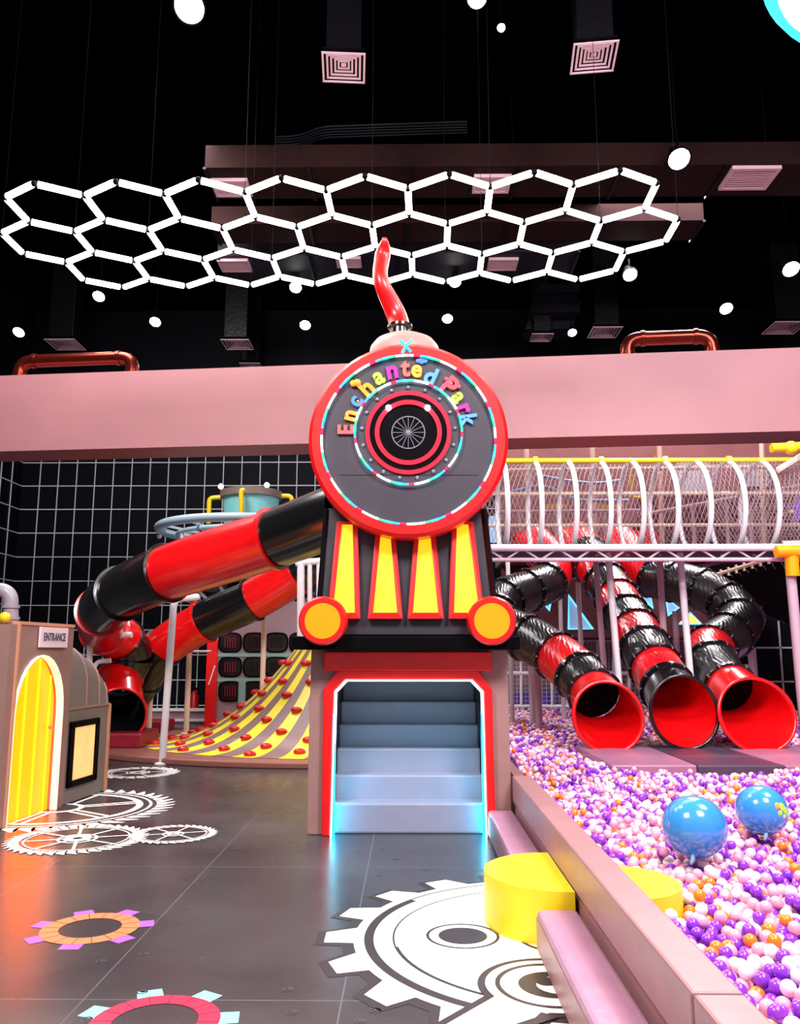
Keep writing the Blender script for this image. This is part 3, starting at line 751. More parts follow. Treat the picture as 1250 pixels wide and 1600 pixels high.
pole([PY(296, 1020, 14.8), Vector((PY(296, 1020, 14.8).x, 14.8, .085))], .05, 'beige_metal', 'beige pole between the white pole and the striped ramp')
pole([PY(413, 965, 14.2), Vector((PY(413, 965, 14.2).x, 14.2, .085))], .045, 'beige_metal', 'beige pole holding the thin slide above the striped ramp')
pole([PY(330, 1018, 14.8), PY(300, 1018, 14.8)], .02, 'white_metal', 'short white tie rail beside the red column', foot=False)
# white balcony rail next to the cab
t = thing('balcony_rail', 'white balcony railing beside the engine above the striped ramp', 'railing', PY(480, 1010, 12.2))
fin(MB().tube([PY(462, 880, 12.2), PY(510, 876, 12.2)], .05, 10), 'top_rail', 'white_metal', t, smooth=50)
for px in (470, 484, 498): fin(MB().tube([PY(px, 880, 12.2), PY(px, 1005, 12.2)], .035 if px > 475 else .055, 8), 'baluster', 'white_metal', t)
# low white barrier behind the ramp
t = thing('low_barrier', 'low white barrier wall behind the striped ramp', 'barrier', (-5.5, 17.5, 0))
a = PY(205, 1108, 17); fin(MB().box(a.x, a.x + 4.6, 17, 17.1, 0, .30), 'barrier_panel', 'panel_mauve', t)
for z in (.32, .12): fin(MB().box(a.x, a.x + 4.6, 16.96, 17.14, z, z + .05), 'barrier_rail', 'white_metal', t)
# red column and fire extinguisher
c = PY(335, 1115, 16.4); t = thing('red_column', 'narrow bright red panel column left of the control wall', 'column', (c.x, 16.4, 0))
x0, x1 = PY(324, 1000, 16.4).x, PY(340, 1000, 16.4).x
fin(MB().box(x0, x1, 16.4, 16.8, 0, PY(330, 1000, 16.4).z), 'column_body', 'red_vinyl', t); fin(MB().bar(PY(326, 1070, 16.38), PY(336, 1040, 16.38), .02), 'white_stripe', 'white_metal', t)
c = PY(303, 1104, 18); t = thing('fire_extinguisher', 'small red fire extinguisher standing far behind, left of the red column', 'fire extinguisher', (c.x, 18, 0))
fin(MB().lathe([(0, 0), (.1, 0), (.1, .55), (.06, .64), (.03, .68), (0, .68)], 16, Matrix.Translation((c.x, 18, .0))), 'cylinder_body', 'hold_red', t, smooth=50)
fin(MB().box(c.x - .07, c.x + .05, 17.97, 18.03, .68, .74), 'handle', 'black_matte', t)
# control-room wall of framed oval windows
Yc = 16.5; cw = thing('window_panel_wall', 'mint and mauve panel wall with rows of black oval windows behind the striped ramp', 'panel wall', (PY(420, 1110, Yc).x, Yc, 0))
xa, xb = PY(339, 1000, Yc).x, PY(500, 1000, Yc).x; zt_ = PY(400, 940, Yc).z
fin(MB().box(xa, xb, Yc, Yc + .15, 0, zt_), 'panel_board', 'panel_mauve', cw)
for py in (1023, 1062): z = PY(400, py, Yc).z; fin(MB().box(xa, xb, Yc - .03, Yc, z - .04, z + .03), 'mint_rail', 'mint', cw)
for px in (381,): x = PY(px, 1000, Yc).x; fin(MB().box(x - .07, x + .07, Yc - .035, Yc, 0, PY(px, 1062, Yc).z), 'mint_rail', 'mint', cw)
def ovalp(w_, h_, n=24, p=3.2): return [(w_ * abs(math.cos(t)) ** (2 / p) * (1 if math.cos(t) >= 0 else -1), h_ * abs(math.sin(t)) ** (2 / p) * (1 if math.sin(t) >= 0 else -1)) for t in [2 * math.pi * i / n for i in range(n)]]
for row, py in enumerate((1004, 1042, 1080)):
    for col_, px in enumerate((360, 398, 432, 470)):
        q = PY(px, py, Yc); wv = .205
        f = fin(MB().band(ovalp(wv + .03, .2), ovalp(wv, .17), XZ(q.x, Yc, q.z), .03), 'oval_window_frame', 'black_matte', cw)
        fin(MB().prism(ovalp(wv, .17), XZ(q.x, Yc + .005, q.z), .02), 'dark_pane', 'black_plastic', f)
        g = MB()
        for k in range(-2, 3): g.bar((q.x + k * .05, Yc - .03, q.z - .1), (q.x + k * .05, Yc - .03, q.z + .1), .012)
        fin(g, 'pipe_grille', 'mat_red' if (col_ == 0) else 'duct_brown', f)
# flying-saucer tower with turquoise drum
Yu = 17.5; o = PY(391, 830, Yu); uf = thing('saucer_tower', 'blue-white saucer ring tower carrying a turquoise drum with yellow pipes', 'play tower', (o.x, Yu, 0))
T0 = Matrix.Translation((o.x, Yu, o.z))
fin(MB().tube([T0 @ Vector((1.9 * math.cos(t), 1.9 * math.sin(t), 0)) for t in [2 * math.pi * i / 48 for i in range(48)]], .09, 10, closed=True), 'saucer_ring', 'frame_blue', uf, smooth=60)
fin(MB().tube([T0 @ Vector((1.5 * math.cos(t), 1.5 * math.sin(t), -.12)) for t in [2 * math.pi * i / 48 for i in range(48)]], .05, 8, closed=True), 'saucer_ring', 'frame_blue', uf, smooth=60)
for k in range(12):
    a = 2 * math.pi * k / 12; fin(MB().bar(T0 @ Vector((.5 * math.cos(a), .5 * math.sin(a), -.2)), T0 @ Vector((1.9 * math.cos(a), 1.9 * math.sin(a), 0)), .05), 'saucer_spoke', 'frame_blue', uf)
zd0, zd1 = PY(391, 815, Yu).z, PY(391, 778, Yu).z; zd0 = o.z - .1
fin(MB().lathe([(0, zd0), (.55, zd0), (.6, zd1), (0, zd1)], 32, Matrix.Translation((o.x, Yu, 0))), 'turquoise_drum', 'turquoise', uf, smooth=40)
fin(MB().lathe([(.6, zd1 - .02), (.66, zd1 - .02), (.66, zd1 + .13), (0, zd1 + .13)], 32, Matrix.Translation((o.x, Yu, 0))), 'drum_rim', 'rim_brown', uf, smooth=40)
for pts in ([(348, 777, 0), (327, 778, 0), (326, 818, 0)], [(432, 775, 0), (456, 775, 0), (456, 800, 0)], [(380, 766, -.75), (377, 766, -.82), (377, 815, -.82)]):
    P = rounded([PY(a, b, Yu + c) for a, b, c in pts], .1); fin(MB().tube(P, .05, 10), 'yellow_pipe', 'yellow_metal', uf, smooth=50)
for px, py in ((345, 760), (417, 758), (353, 812), (257, 823), (249, 838)):
    q = PY(px, py, Yu - .2); fin(MB().sphere(q, .055, 10, 8), 'round_bulb', 'lens' if py < 800 else 'white_metal', uf, smooth=60)
for py, r0, r1, m in ((912, 1.9, 1.9, 'frame_blue'), (896, 1.3, 1.3, 'white_metal')):
    q = PY(391, py, Yu); fin(MB().tube([Vector((q.x + r0 * math.cos(t), Yu + r0 * math.sin(t), q.z)) for t in [2 * math.pi * i / 40 for i in range(40)]], .07, 8, closed=True), 'deck_ring', m, uf, smooth=60)
q = PY(391, 912, Yu); fin(MB().lathe([(0, q.z), (1.85, q.z), (1.85, q.z + .06), (0, q.z + .06)], 40, Matrix.Translation((q.x, Yu, 0))), 'saucer_deck', 'frame_blue', uf)
q = PY(430, 880, Yu); fin(MB().lathe([(1.35, q.z - .02), (1.35, q.z + .22)], 24, Matrix.Translation((o.x + .2, Yu, 0)), R(215), R(330)), 'amber_band', 'lamp_orange', uf)
for k in range(10):
    a = 2 * math.pi * k / 10; fin(MB().tube([Vector((o.x + 1.5 * math.cos(a), Yu + 1.5 * math.sin(a), PY(391, 912, Yu).z)), Vector((o.x + 1.5 * math.cos(a), Yu + 1.5 * math.sin(a), o.z - .12))], .035, 6), 'rail_post', 'white_metal', uf)
for k in range(8):
    a = R(195 + k * 22); fin(MB().bar(Vector((o.x + 1.8 * math.cos(a), Yu + 1.8 * math.sin(a), PY(391, 914, Yu).z)), Vector((o.x + .7 * math.cos(a), Yu + .7 * math.sin(a), PY(391, 965, Yu).z)), .05), 'underside_strut', 'white_metal', uf)
fin(MB().lathe([(0, 0), (.45, 0), (.45, PY(391, 912, Yu).z), (0, PY(391, 912, Yu).z)], 24, Matrix.Translation((o.x, Yu, 0))), 'core_column', 'duct_dark', uf, smooth=40)

# entrance hut
hx0 = -3.50
p0 = PZ(7, 1293, 0); p1 = PZ(96, 1261, 0); ez = 1.74
hut = thing('entrance_hut', 'brown play hut with glowing yellow arched doorway and ribbed grey dome', 'play hut', (p0.x, p0.y, 0))
dv = (p1 - p0); L = dv.length; ev = dv.normalized(); nv = Vector((ev.y, -ev.x, 0))     # outward normal, towards +x / camera
if nv.x < 0: nv = -nv
def HM(off): # local x along facade, y up, z outward
    return Matrix(((ev.x, 0, nv.x, p0.x + nv.x * off), (ev.y, 0, nv.y, p0.y + nv.y * off), (0, 1, 0, 0), (0, 0, 0, 1)))
def arch(wd, h, cx, n=14, base=0):   # pointed-round arch outline from base left over the top to base right
    r = wd / 2; hs = h - r * 1.25; o_ = [(cx - r, base)]
    for i in range(n + 1):
        t = math.pi * (1 - i / n); o_.append((cx + r * math.cos(t), hs + r * 1.25 * math.sin(t)))
    o_.append((cx + r, base)); return o_
# figure out the arch limits from the photograph columns
def along(px):
    d = ray(px, 1200); d = Vector((d.x, d.y, 0)); det = d.x * (-ev.y) - d.y * (-ev.x); t = (p0.x * (-ev.y) - p0.y * (-ev.x)) / det; q = d * t; return (q - p0).dot(ev)
aL, aR = along(13), along(90); cx = (aL + aR) / 2; wd = aR - aL; ah = 1.47
ar_in = arch(wd, ah, cx)
outer = []
nA = len(ar_in)
for i, (x, y) in enumerate(ar_in):
    if i == 0: outer.append((-.02, 0))
    elif i == nA - 1: outer.append((L + .02, 0))
    else:
        t = (i - 1) / (nA - 3); outer.append((-.02 + (L + .04) * t, ez) if 0 < t < 1 else ((-.02, ez) if t == 0 else (L + .02, ez)))
fin(MB().band(outer, ar_in, HM(-.14), .14, closed=False), 'facade', 'house_brown', hut)
fin(MB().hexa([p0 - ev * .02 - nv * .16 + Vector((0, 0, ez)), p1 + ev * .02 - nv * .16 + Vector((0, 0, ez)), p1 + ev * .02 + nv * .012 + Vector((0, 0, ez)), p0 - ev * .02 + nv * .012 + Vector((0, 0, ez)),
               p0 - ev * .02 - nv * .16 + Vector((0, 0, ez + .03)), p1 + ev * .02 - nv * .16 + Vector((0, 0, ez + .03)), p1 + ev * .02 + nv * .012 + Vector((0, 0, ez + .03)), p0 - ev * .02 + nv * .012 + Vector((0, 0, ez + .03))]), 'coping', 'house_edge', hut)
fin(MB().bar(p0 - ev * .02 + nv * .005, p0 - ev * .02 + nv * .005 + Vector((0, 0, ez)), .03), 'corner_edge', 'house_edge', hut)
ar2 = [(x + (.012 if x < cx else -.012) * (1 if abs(x - cx) > .02 else 0), y - (.014 if y > .8 else 0)) for x, y in ar_in]
fin(MB().band(ar_in, ar2, HM(-.05), .07, closed=False), 'arch_trim', 'trim_white', hut)
d_ = fin(MB().prism(arch(wd - .01, ah - .005, cx), HM(-.10), .02), 'glowing_door_panel', 'door_glow', hut)
for k in range(4):
    x = aL + wd * (k + .5) / 4 ; r = wd / 2; hh = (ah - r * 1.25) + r * 1.25 * math.sqrt(max(0, 1 - ((x - cx) / r) ** 2)) - .02
    fin(MB().box(x - .012, x + .012, 0, hh, 0, .02).__class__().add([HM(-.08) @ Vector(v) for v in [(x - .007, 0, 0), (x + .007, 0, 0), (x + .007, hh, 0), (x - .007, hh, 0), (x - .007, 0, .012), (x + .007, 0, .012), (x + .007, hh, .012), (x - .007, hh, .012)]],
        [(3, 2, 1, 0), (4, 5, 6, 7), (0, 1, 5, 4), (1, 2, 6, 5), (2, 3, 7, 6), (3, 0, 4, 7)]), 'door_rib', 'door_rib', d_)
fin(MB().sphere(HM(-.05) @ Vector((aR - .1, .78, 0)), .02, 10, 8), 'door_knob', 'house_edge', d_)
# left return of the facade facing the camera
fin(MB().hexa([p0 - ev * .02, p0 - ev * .02 - nv * 1.8, p0 - ev * .14 - nv * 1.8, p0 - ev * .14, *[v + Vector((0, 0, ez)) for v in (p0 - ev * .02, p0 - ev * .02 - nv * 1.8, p0 - ev * .14 - nv * 1.8, p0 - ev * .14)]]), 'side_wall', 'house_brown', hut)
# sign
sL, sR = along(44), along(88); sz0, sz1 = 1.54, 1.73
fin(MB().add([HM(.01) @ Vector(v) for v in [(sL, sz0, 0), (sR, sz0, 0), (sR, sz1, 0), (sL, sz1, 0), (sL, sz0, .02), (sR, sz0, .02), (sR, sz1, .02), (sL, sz1, .02)]],
    [(3, 2, 1, 0), (4, 5, 6, 7), (0, 1, 5, 4), (1, 2, 6, 5), (2, 3, 7, 6), (3, 0, 4, 7)]), 'entrance_sign', 'sign_pink', hut)
sg = hut.children[-1]
cu = bpy.data.curves.new('t', 'FONT'); cu.body = 'ENTRANCE'; cu.size = .1; cu.offset = .0015; cu.extrude = .002; cu.align_x = 'CENTER'; cu.align_y = 'CENTER'
t = bpy.data.objects.new('t', cu); COL.objects.link(t); me = bpy.data.meshes.new_from_object(t.evaluated_get(bpy.context.evaluated_depsgraph_get())); bpy.data.objects.remove(t)
xs = [v.co.x for v in me.vertices]; k = (sR - sL) * .8 / (max(xs) - min(xs))
fin(MB().add([HM(.034) @ Vector(((sL + sR) / 2 + v.co.x * k, (sz0 + sz1) / 2 + v.co.y * 1.05, v.co.z)) for v in me.vertices], [tuple(p.vertices) for p in me.polygons]), 'sign_lettering', 'ink', sg)
# dome body behind the facade
q1 = PZ(163, 1236, 0); Ld = (q1 - p1).dot(ev) ; bz = .93; Wd = 1.6
b0 = p1 - nv * .02; b1 = p1 + ev * Ld - nv * .02
fin(MB().hexa([b0, b1, b1 - nv * Wd, b0 - nv * Wd, *[v + Vector((0, 0, bz)) for v in (b0, b1, b1 - nv * Wd, b0 - nv * Wd)]]), 'hut_base', 'house_grey', hut, bevel=.01)
mb = MB(); nu, nw = 14, 16; vs = []
for i in range(nw + 1):
    for j in range(nu + 1):
        # i: 0 at facade .. 1 far end ; j: across from outer edge over to the inner edge
        u = i / nw; ph = math.pi / 2 * u; rise = math.cos(ph) ** .75; out = math.sin(ph) ** .85
        th = math.pi * j / nu; c_ = math.cos(th); s_ = math.sin(th)
        w2 = Wd / 2; x_ = w2 - w2 * (abs(c_) ** .5) * (1 if c_ > 0 else -1)
        vs.append(b0 + ev * (Ld * out) * (1) - nv * x_ + Vector((0, 0, bz + .72 * rise * (s_ ** .55 if s_ > 0 else 0))))
fs = [(i * (nu + 1) + j, i * (nu + 1) + j + 1, (i + 1) * (nu + 1) + j + 1, (i + 1) * (nu + 1) + j) for i in range(nw) for j in range(nu)]
mb.add(vs, fs); dm = fin(mb, 'dome_shell', 'house_grey', hut, smooth=60)
for i in (0, 4, 8, 12):
    fin(MB().tube([vs[i * (nu + 1) + j] for j in range(nu + 1)], .012, 6), 'dome_rib', 'house_brown', dm)
fin(MB().bar(b0 + Vector((0, 0, bz)) + nv * .006, b1 + Vector((0, 0, bz)) + nv * .006, .02), 'base_seam', 'house_brown', hut)
wl, wr = along(107), along(151)
def quadbox(mbx, x0, x1, y0, y1, z0, z1): return mbx.add([HM(-.02) @ Vector(v) for v in [(x0, y0, z0), (x1, y0, z0), (x1, y1, z0), (x0, y1, z0), (x0, y0, z1), (x1, y0, z1), (x1, y1, z1), (x0, y1, z1)]],
    [(3, 2, 1, 0), (4, 5, 6, 7), (0, 1, 5, 4), (1, 2, 6, 5), (2, 3, 7, 6), (3, 0, 4, 7)])
mb = MB(); zz0, zz1 = .16, .80; bw = .06
quadbox(mb, wl, wr, zz0, zz0 + bw, 0, .03); quadbox(mb, wl, wr, zz1 - bw, zz1, 0, .03); quadbox(mb, wl, wl + bw * 1.2, zz0, zz1, 0, .03); quadbox(mb, wr - bw, wr, zz0, zz1, 0, .03)
wf = fin(mb, 'side_window_frame', 'black_matte', hut)
fin(quadbox(MB(), wl + bw, wr - bw, zz0 + bw, zz1 - bw, .002, .008), 'lit_window_pane', 'warm_glow', wf)
fin(quadbox(MB(), b0.dot(ev) * 0 + (b1 - p0).dot(ev) - .02, (b1 - p0).dot(ev) + .02, 0, bz, -.02, .02), 'corner_edge', 'house_edge', hut)
# grey pipe elbow above the hut
a = PY(-12, 924, 8.6)
t = thing('grey_pipe', 'grey bent pipe rising behind the entrance hut at the left edge', 'pipe', PY(16, 1010, 8.6))
fin(MB().tube(rounded([PY(-40, 922, 8.6), PY(17, 922, 8.6), PY(17, 1100, 8.6)], .13, 8), .075, 16), 'pipe_run', 'pipe_grey', t, smooth=50)
for q in (PY(17, 948, 8.6), PY(17, 966, 8.6)): fin(MB().tube([q - Vector((0, 0, .015)), q + Vector((0, 0, .015))], .088, 16), 'pipe_collar', 'pipe_grey', t, smooth=50)
fin(MB().sphere(HM(-.1) @ Vector((-.08, ez + .06, 0)), .05, 12, 8), 'yellow_knob', 'yellow_metal', hut, smooth=60)
# ================================================================== BALL PIT
CX0, CX1 = .853, 1.013     # curb faces
YN = PZ(1077, 1551, .48).y
def curb(y0, y1, lab, m='curb_pink'):
    t = thing('pit_curb', lab, 'padded curb', (.93, (y0 + y1) / 2, 0), 'padded curb blocks')
    fin(MB().box(CX0, CX1, y0, y1, .27, .48), 'upper_pad', m, t, bevel=.012)
    fin(MB().box(CX0 + .02, CX1 - .01, y0, y1, 0, .27), 'lower_pad', m, t, bevel=.008)
curb(.9, YN - .006, 'short near block of the mauve padded pit curb at the bottom edge')
curb(YN + .002, 7.18, 'long mauve padded curb running from the stair booth along the ball pit')
struct('wall_pit', MB().box(1.02, 1.12, 7.19, 15.6, 0, .3), 'curb_pink')
def bench(y0, y1, lab):
    t = thing('step_bench', lab, 'padded step', (.75, (y0 + y1) / 2, 0), 'low padded steps')
    fin(MB().box(.645, .85, y0, y1, 0, .205), 'step_pad', 'bench_pink', t, bevel=.02)
    fin(MB().box(.640, .646, y0 + .01, y1 - .01, .02, .17), 'side_cover', 'curb_pink', t)
bench(.9, 4.50, 'pink padded step along the curb, in front of the yellow half round')
bench(5.42, 7.17, 'pink padded step along the curb, between the yellow half round and the booth')
def half(cx, cy, r, a0, a1, h, lab, zb_=0):
    poly = [(cx + r * math.cos(a0 + (a1 - a0) * i / 32), cy + r * math.sin(a0 + (a1 - a0) * i / 32)) for i in range(33)]
    t = thing('half_round_step', lab, 'foam step', (cx, cy, zb_), 'yellow half-round steps')
    fin(MB().prism(poly, Matrix.Translation((0, 0, zb_)), h - zb_), 'foam_block', 'yellow_vinyl', t, smooth=40, bevel=.008)
half(.85, 4.97, .43, R(90), R(270), .275, 'yellow half-round foam step on the black floor against the curb')
half(1.015, 4.33, .31, R(-90), R(90), .385, 'yellow half-round foam step sunk among the balls inside the pit')
# landing pads below the slide exits
MY0, MY1, MZ = 8.55, 10.35, .385
xs_ = [PZ(955, 1203, MZ).x * (MY0 / PZ(955, 1203, MZ).y), PZ(1090, 1203, MZ).x * (MY0 / PZ(1090, 1203, MZ).y), PZ(1228, 1203, MZ).x * (MY0 / PZ(1228, 1203, MZ).y)]
xs_.append(xs_[2] + .95)
for i, (m, lab) in enumerate((('mat_pink', 'mauve landing pad under the left red slide exit'), ('mat_plum', 'dark plum landing pad under the black slide exit'), ('mat_pink', 'mauve landing pad at the right edge under the right red slide exit'))):
    t = MB().box(.004, xs_[i + 1] - xs_[i] - .004, 0, MY1 - MY0, 0, MZ).build('landing_pad', m, bevel=.015); t.location = (xs_[i], MY0, 0); tag(t, lab, 'landing pad', 'landing pads')
# balls
rng = np.random.default_rng(11); br = .029
def heapz(x, y): return .285 + .018 * np.sin(x * 3.1 + y * 1.7) + .014 * np.sin(y * 4.3 - x * 2.2) + np.clip((y - 10.5) / 5, 0, 1) * .14
pts = []
y = 1.9; row = 0; pitch = .0575
while y < 15.5:
    sp_ = pitch if y < 11 else pitch * 1.02
    xmax = .52 * y + 1.0; xmax = min(max(xmax, 2.2), 8.4); x0_ = 1.045 if y < 7.3 else (1.175)
    n = int((xmax - x0_) / sp_)
    xx = x0_ + (np.arange(n) + (row % 2) * .5) * sp_
    pts.append(np.stack([xx, np.full(n, y), np.zeros(n)], 1)); y += sp_ * .87; row += 1
P0 = np.concatenate(pts); N0 = len(P0)
P0[:, 0] += rng.normal(0, .007, N0); P0[:, 1] += rng.normal(0, .007, N0); P0[:, 2] = heapz(P0[:, 0], P0[:, 1]) + rng.normal(0, .006, N0)
sel = rng.random(N0) < .42; P1 = P0[sel].copy(); P1[:, 0] += .029; P1[:, 1] += .017; P1[:, 2] += .040 + rng.normal(0, .005, len(P1))
sel2 = rng.random(len(P1)) < .12; P2_ = P1[sel2].copy(); P2_[:, 0] += .02; P2_[:, 1] -= .02; P2_[:, 2] += .034
PB = np.concatenate([P0, P1, P2_])
# balls on the upper layers must keep clear of one another (coarse grid test)
cell = {}; keep = []
for i in np.argsort(-PB[:, 2] * 0 + np.arange(len(PB))):
    p = PB[i]; k = (int(p[0] / .06), int(p[1] / .06)); ok = True
    for a in (-1, 0, 1):
        for b in (-1, 0, 1):
            for j in cell.get((k[0] + a, k[1] + b), ()):
                if (PB[j, 0] - p[0]) ** 2 + (PB[j, 1] - p[1]) ** 2 + (PB[j, 2] - p[2]) ** 2 < .047 ** 2: ok = False; break
            if not ok: break
        if not ok: break
    if ok: keep.append(i); cell.setdefault(k, []).append(i)
PB = PB[keep]
balloons = [(PY(1085, 1292, 4.92), .178), (PY(1190, 1266, 5.55), .160)]
m_ = np.ones(len(PB), bool)
for c, r in balloons: m_ &= np.linalg.norm(PB - np.array(c), axis=1) > r + br * .9
m_ &= ~((PB[:, 0] > xs_[0] - .03) & (PB[:, 0] < xs_[3] + .03) & (PB[:, 1] > MY0 - .03) & (PB[:, 1] < MY1 + .03))
m_ &= ~(((PB[:, 0] - 1.015) ** 2 + (PB[:, 1] - 4.33) ** 2 < (.31 + br) ** 2))
PB = PB[m_]
cols_ = ['ball_pink', 'ball_white', 'ball_purple', 'ball_orange']
ci = rng.choice(4, len(PB), p=[.37, .27, .28, .08])
# in view, nearest first
inv = np.array(CM.inverted()); rel = PB - np.array([0, 0, EYE]); cc = rel @ inv.T
px_ = 625 + F * cc[:, 0] / -cc[:, 2]; py_ = 800 - F * cc[:, 1] / -cc[:, 2]
top = PB[:, 2] > heapz(PB[:, 0], PB[:, 1]) - .004
vis = (px_ > 2) & (px_ < 1262) & (py_ < 1612) & top & (px_ > 1.007 * 0 + (802 + (py_ - 1190) / 1.007) + 6) & (PB[:, 0] > CX1 + .05)
order = np.argsort(np.where(vis, cc[:, 2] * -1, 1e9)); near = order[:300]
words = {'ball_pink': ('pink', 'rosy pink plastic ball lying in the near part of the ball pit'), 'ball_white': ('white', 'pale pinkish white plastic ball lying in the near part of the ball pit'),
         'ball_purple': ('purple', 'purple plastic ball lying in the near part of the ball pit'), 'ball_orange': ('orange', 'orange plastic ball lying in the near part of the ball pit')}
bm0 = {}
for k in cols_:
    t = MB().sphere((0, 0, 0), br, 20, 12).build('pit_ball', k, smooth=80); bm0[k] = t.data; bpy.data.objects.remove(t)
    bm0[k].polygons.foreach_set('use_smooth', [True] * len(bm0[k].polygons))
for i in near:
    k = cols_[ci[i]]; o = bpy.data.objects.new('pit_ball', bm0[k]); COL.objects.link(o); o.location = PB[i]
    tag(o, words[k][1], 'ball', 'near ' + words[k][0] + ' balls in the pit')
rest = np.setdiff1d(np.arange(len(PB)), near)
def ico(sub):
    import bmesh
    b = bmesh.new(); bmesh.ops.create_icosphere(b, subdivisions=sub, radius=br); v = np.array([x.co[:] for x in b.verts]); f = np.array([[q.index for q in x.verts] for x in b.faces]); b.free(); return v, f
iv3, if3 = ico(3); iv2, if2 = ico(2)
vsA, fsA, msA = [], [], []; base_ = 0
d_ = PB[rest, 1]
for (iv, jf, mask) in ((iv3, if3, d_ < 4.6), (iv2, if2, d_ >= 4.6)):
    q = rest[mask]; n = len(q)
    v = (PB[q][:, None, :] + iv[None]).reshape(-1, 3); f = (jf[None] + (np.arange(n) * len(iv))[:, None, None]).reshape(-1, 3) + base_
    vsA.append(v); fsA.append(f); msA.append(np.repeat(ci[q], len(jf))); base_ += len(v)
V = np.concatenate(vsA); Fc = np.concatenate(fsA); Ms = np.concatenate(msA)
me = bpy.data.meshes.new('ball_heap'); me.vertices.add(len(V)); me.vertices.foreach_set('co', V.astype(np.float32).ravel())
me.loops.add(len(Fc) * 3); me.loops.foreach_set('vertex_index', Fc.astype(np.int32).ravel())
me.polygons.add(len(Fc)); me.polygons.foreach_set('loop_start', (np.arange(len(Fc)) * 3).astype(np.int32)); me.polygons.foreach_set('loop_total', np.full(len(Fc), 3, np.int32))
for k in cols_: me.materials.append(M[k])
me.polygons.foreach_set('material_index', Ms.astype(np.int32)); me.polygons.foreach_set('use_smooth', np.ones(len(Fc), bool)); me.update(calc_edges=True)
hp = bpy.data.objects.new('ball_heap', me); COL.objects.link(hp)
tag(hp, 'thousands of pink, white, purple and orange balls filling the pit', 'balls', kind='stuff')
struct('floor_pit', MB().box(1.13, 9.0, .9, 15.6, .002, .235), 'pit_bed')
# big blue balloons
for i, (c, r) in enumerate(balloons):
    t = thing('blue_balloon', ('larger blue balloon resting on the balls beside the yellow half round', 'smaller blue balloon with a green and yellow print, further right on the balls')[i], 'balloon', (c.x, c.y, c.z - r), 'blue balloons')
    fin(MB().sphere(c, r, 40, 24, (1, 1, .95)), 'balloon_skin', 'balloon_blue', t, smooth=80)
    q = c + Vector((-.05 if i == 0 else -.02, -r * .62, -r * .72)); fin(MB().tube([q + Vector((0, .01, .03)), q, q + Vector((-.01, -.012, -.02)), q + Vector((-.02, -.01, -.045))], [.006, .011, .013, .006], 8), 'balloon_neck', 'sky_rail', t, smooth=60)
    if i == 1:
        for (dx_, dz_, sr, m) in ((.045, .055, .020, 'ink_n'), (.075, .045, .026, 'ink_a'), (.10, .02, .024, 'ink_a'), (.055, .01, .018, 'ink_a'), (.085, -.015, .014, 'sign_pink'), (.115, -.01, .016, 'ink_a'), (.05, .035, .012, 'led_red')):
            d = Vector((dx_, -math.sqrt(max(0, r * r - dx_ * dx_ - dz_ * dz_)), dz_ * .95)); n = d.normalized(); p = c + n * (r * 1.0 - .004); 
            zq = n.to_track_quat('Z', 'Y').to_matrix().to_4x4()
            fin(MB().lathe([(0, .007), (sr * .7, .006), (sr, .002), (sr, -.004)], 14, Matrix.Translation(p) @ zq), 'printed_patch', m, t)

# ================================================================== NET TUNNEL BRIDGE
YCt, RT = 10.85, .62
zf = PY(843, 853, YCt - RT).z; zc_ = zf + RT * .92
tn = thing('net_tunnel', 'long raised net tunnel of white hoops running right from the engine', 'net tunnel', (3.5, YCt, zf))
x_a, x_b = .75, 5.55
def hoop(x, r=RT): return [Vector((x, YCt - r * math.cos(t), zc_ + r * math.sin(t))) for t in [R(-66 + (312) * i / 30) for i in range(31)]]
hxs = [PY(px, 760, YCt - RT * .9).x for px in (748, 792, 845, 899, 952, 1003, 1056, 1107, 1160, 1213)]
for x in hxs: fin(MB().tube(hoop(x), .034, 10), 'tunnel_hoop', 'white_metal', tn, smooth=60)
for (yy, zz, r, m) in ((YCt - .18, zc_ + RT - .0, .035, 'yellow_metal'), (YCt - RT * .93 - .02, zf - .02, .045, 'white_metal'), (YCt + RT * .93, zf - .02, .045, 'white_metal'), (YCt + RT * .86, zc_ + RT * .5, .03, 'beige_metal'), (YCt + RT * .99, zc_ - RT * .2, .025, 'beige_metal')):
    fin(MB().tube([(x_a, yy, zz), (x_b + .5, yy, zz)], r, 8), 'long_rail', m, tn, smooth=60)
for x in hxs[::2]:
    fin(MB().tube([(x - .03, YCt - .18, zc_ + RT), (x + .03, YCt - .18, zc_ + RT)], .055, 10), 'rail_clamp', 'yellow_metal', tn)
mb = MB(); nl = 64; NT = 22; span = x_b - x_a
for k in range(-20, 104):
    for sgn in (1, -1):
        pl_ = []
        for i in range(NT + 1):
            t = i / NT; x = x_a + k * .058 + sgn * (t - .5) * 1.1
            if x < x_a or x > x_b: continue
            a = R(-66 + 312 * t); pl_.append(Vector((x, YCt - (RT - .02) * math.cos(a), zc_ + (RT - .02) * math.sin(a))))
        if len(pl_) > 1: mb.tube(pl_, .0030, 3, cap=False)
fin(mb, 'netting', 'net', tn)
fin(MB().box(x_a, x_b, YCt - RT * .9, YCt + RT * .9, zf - .01, zf + .02), 'walk_deck', 'charcoal', tn)
# lattice under the deck
mb = MB(); z2 = zf - .17; yy = YCt - RT * .93
mb.tube([(x_a, yy, z2), (x_b + .5, yy, z2)], .026, 8); x = x_a; up = True
while x < x_b + .3:
    mb.bar((x, yy, z2 if up else zf - .03), (x + .22, yy, zf - .03 if up else z2), .022, .022); x += .22; up = not up
fin(mb, 'deck_lattice', 'pole_pink', tn)
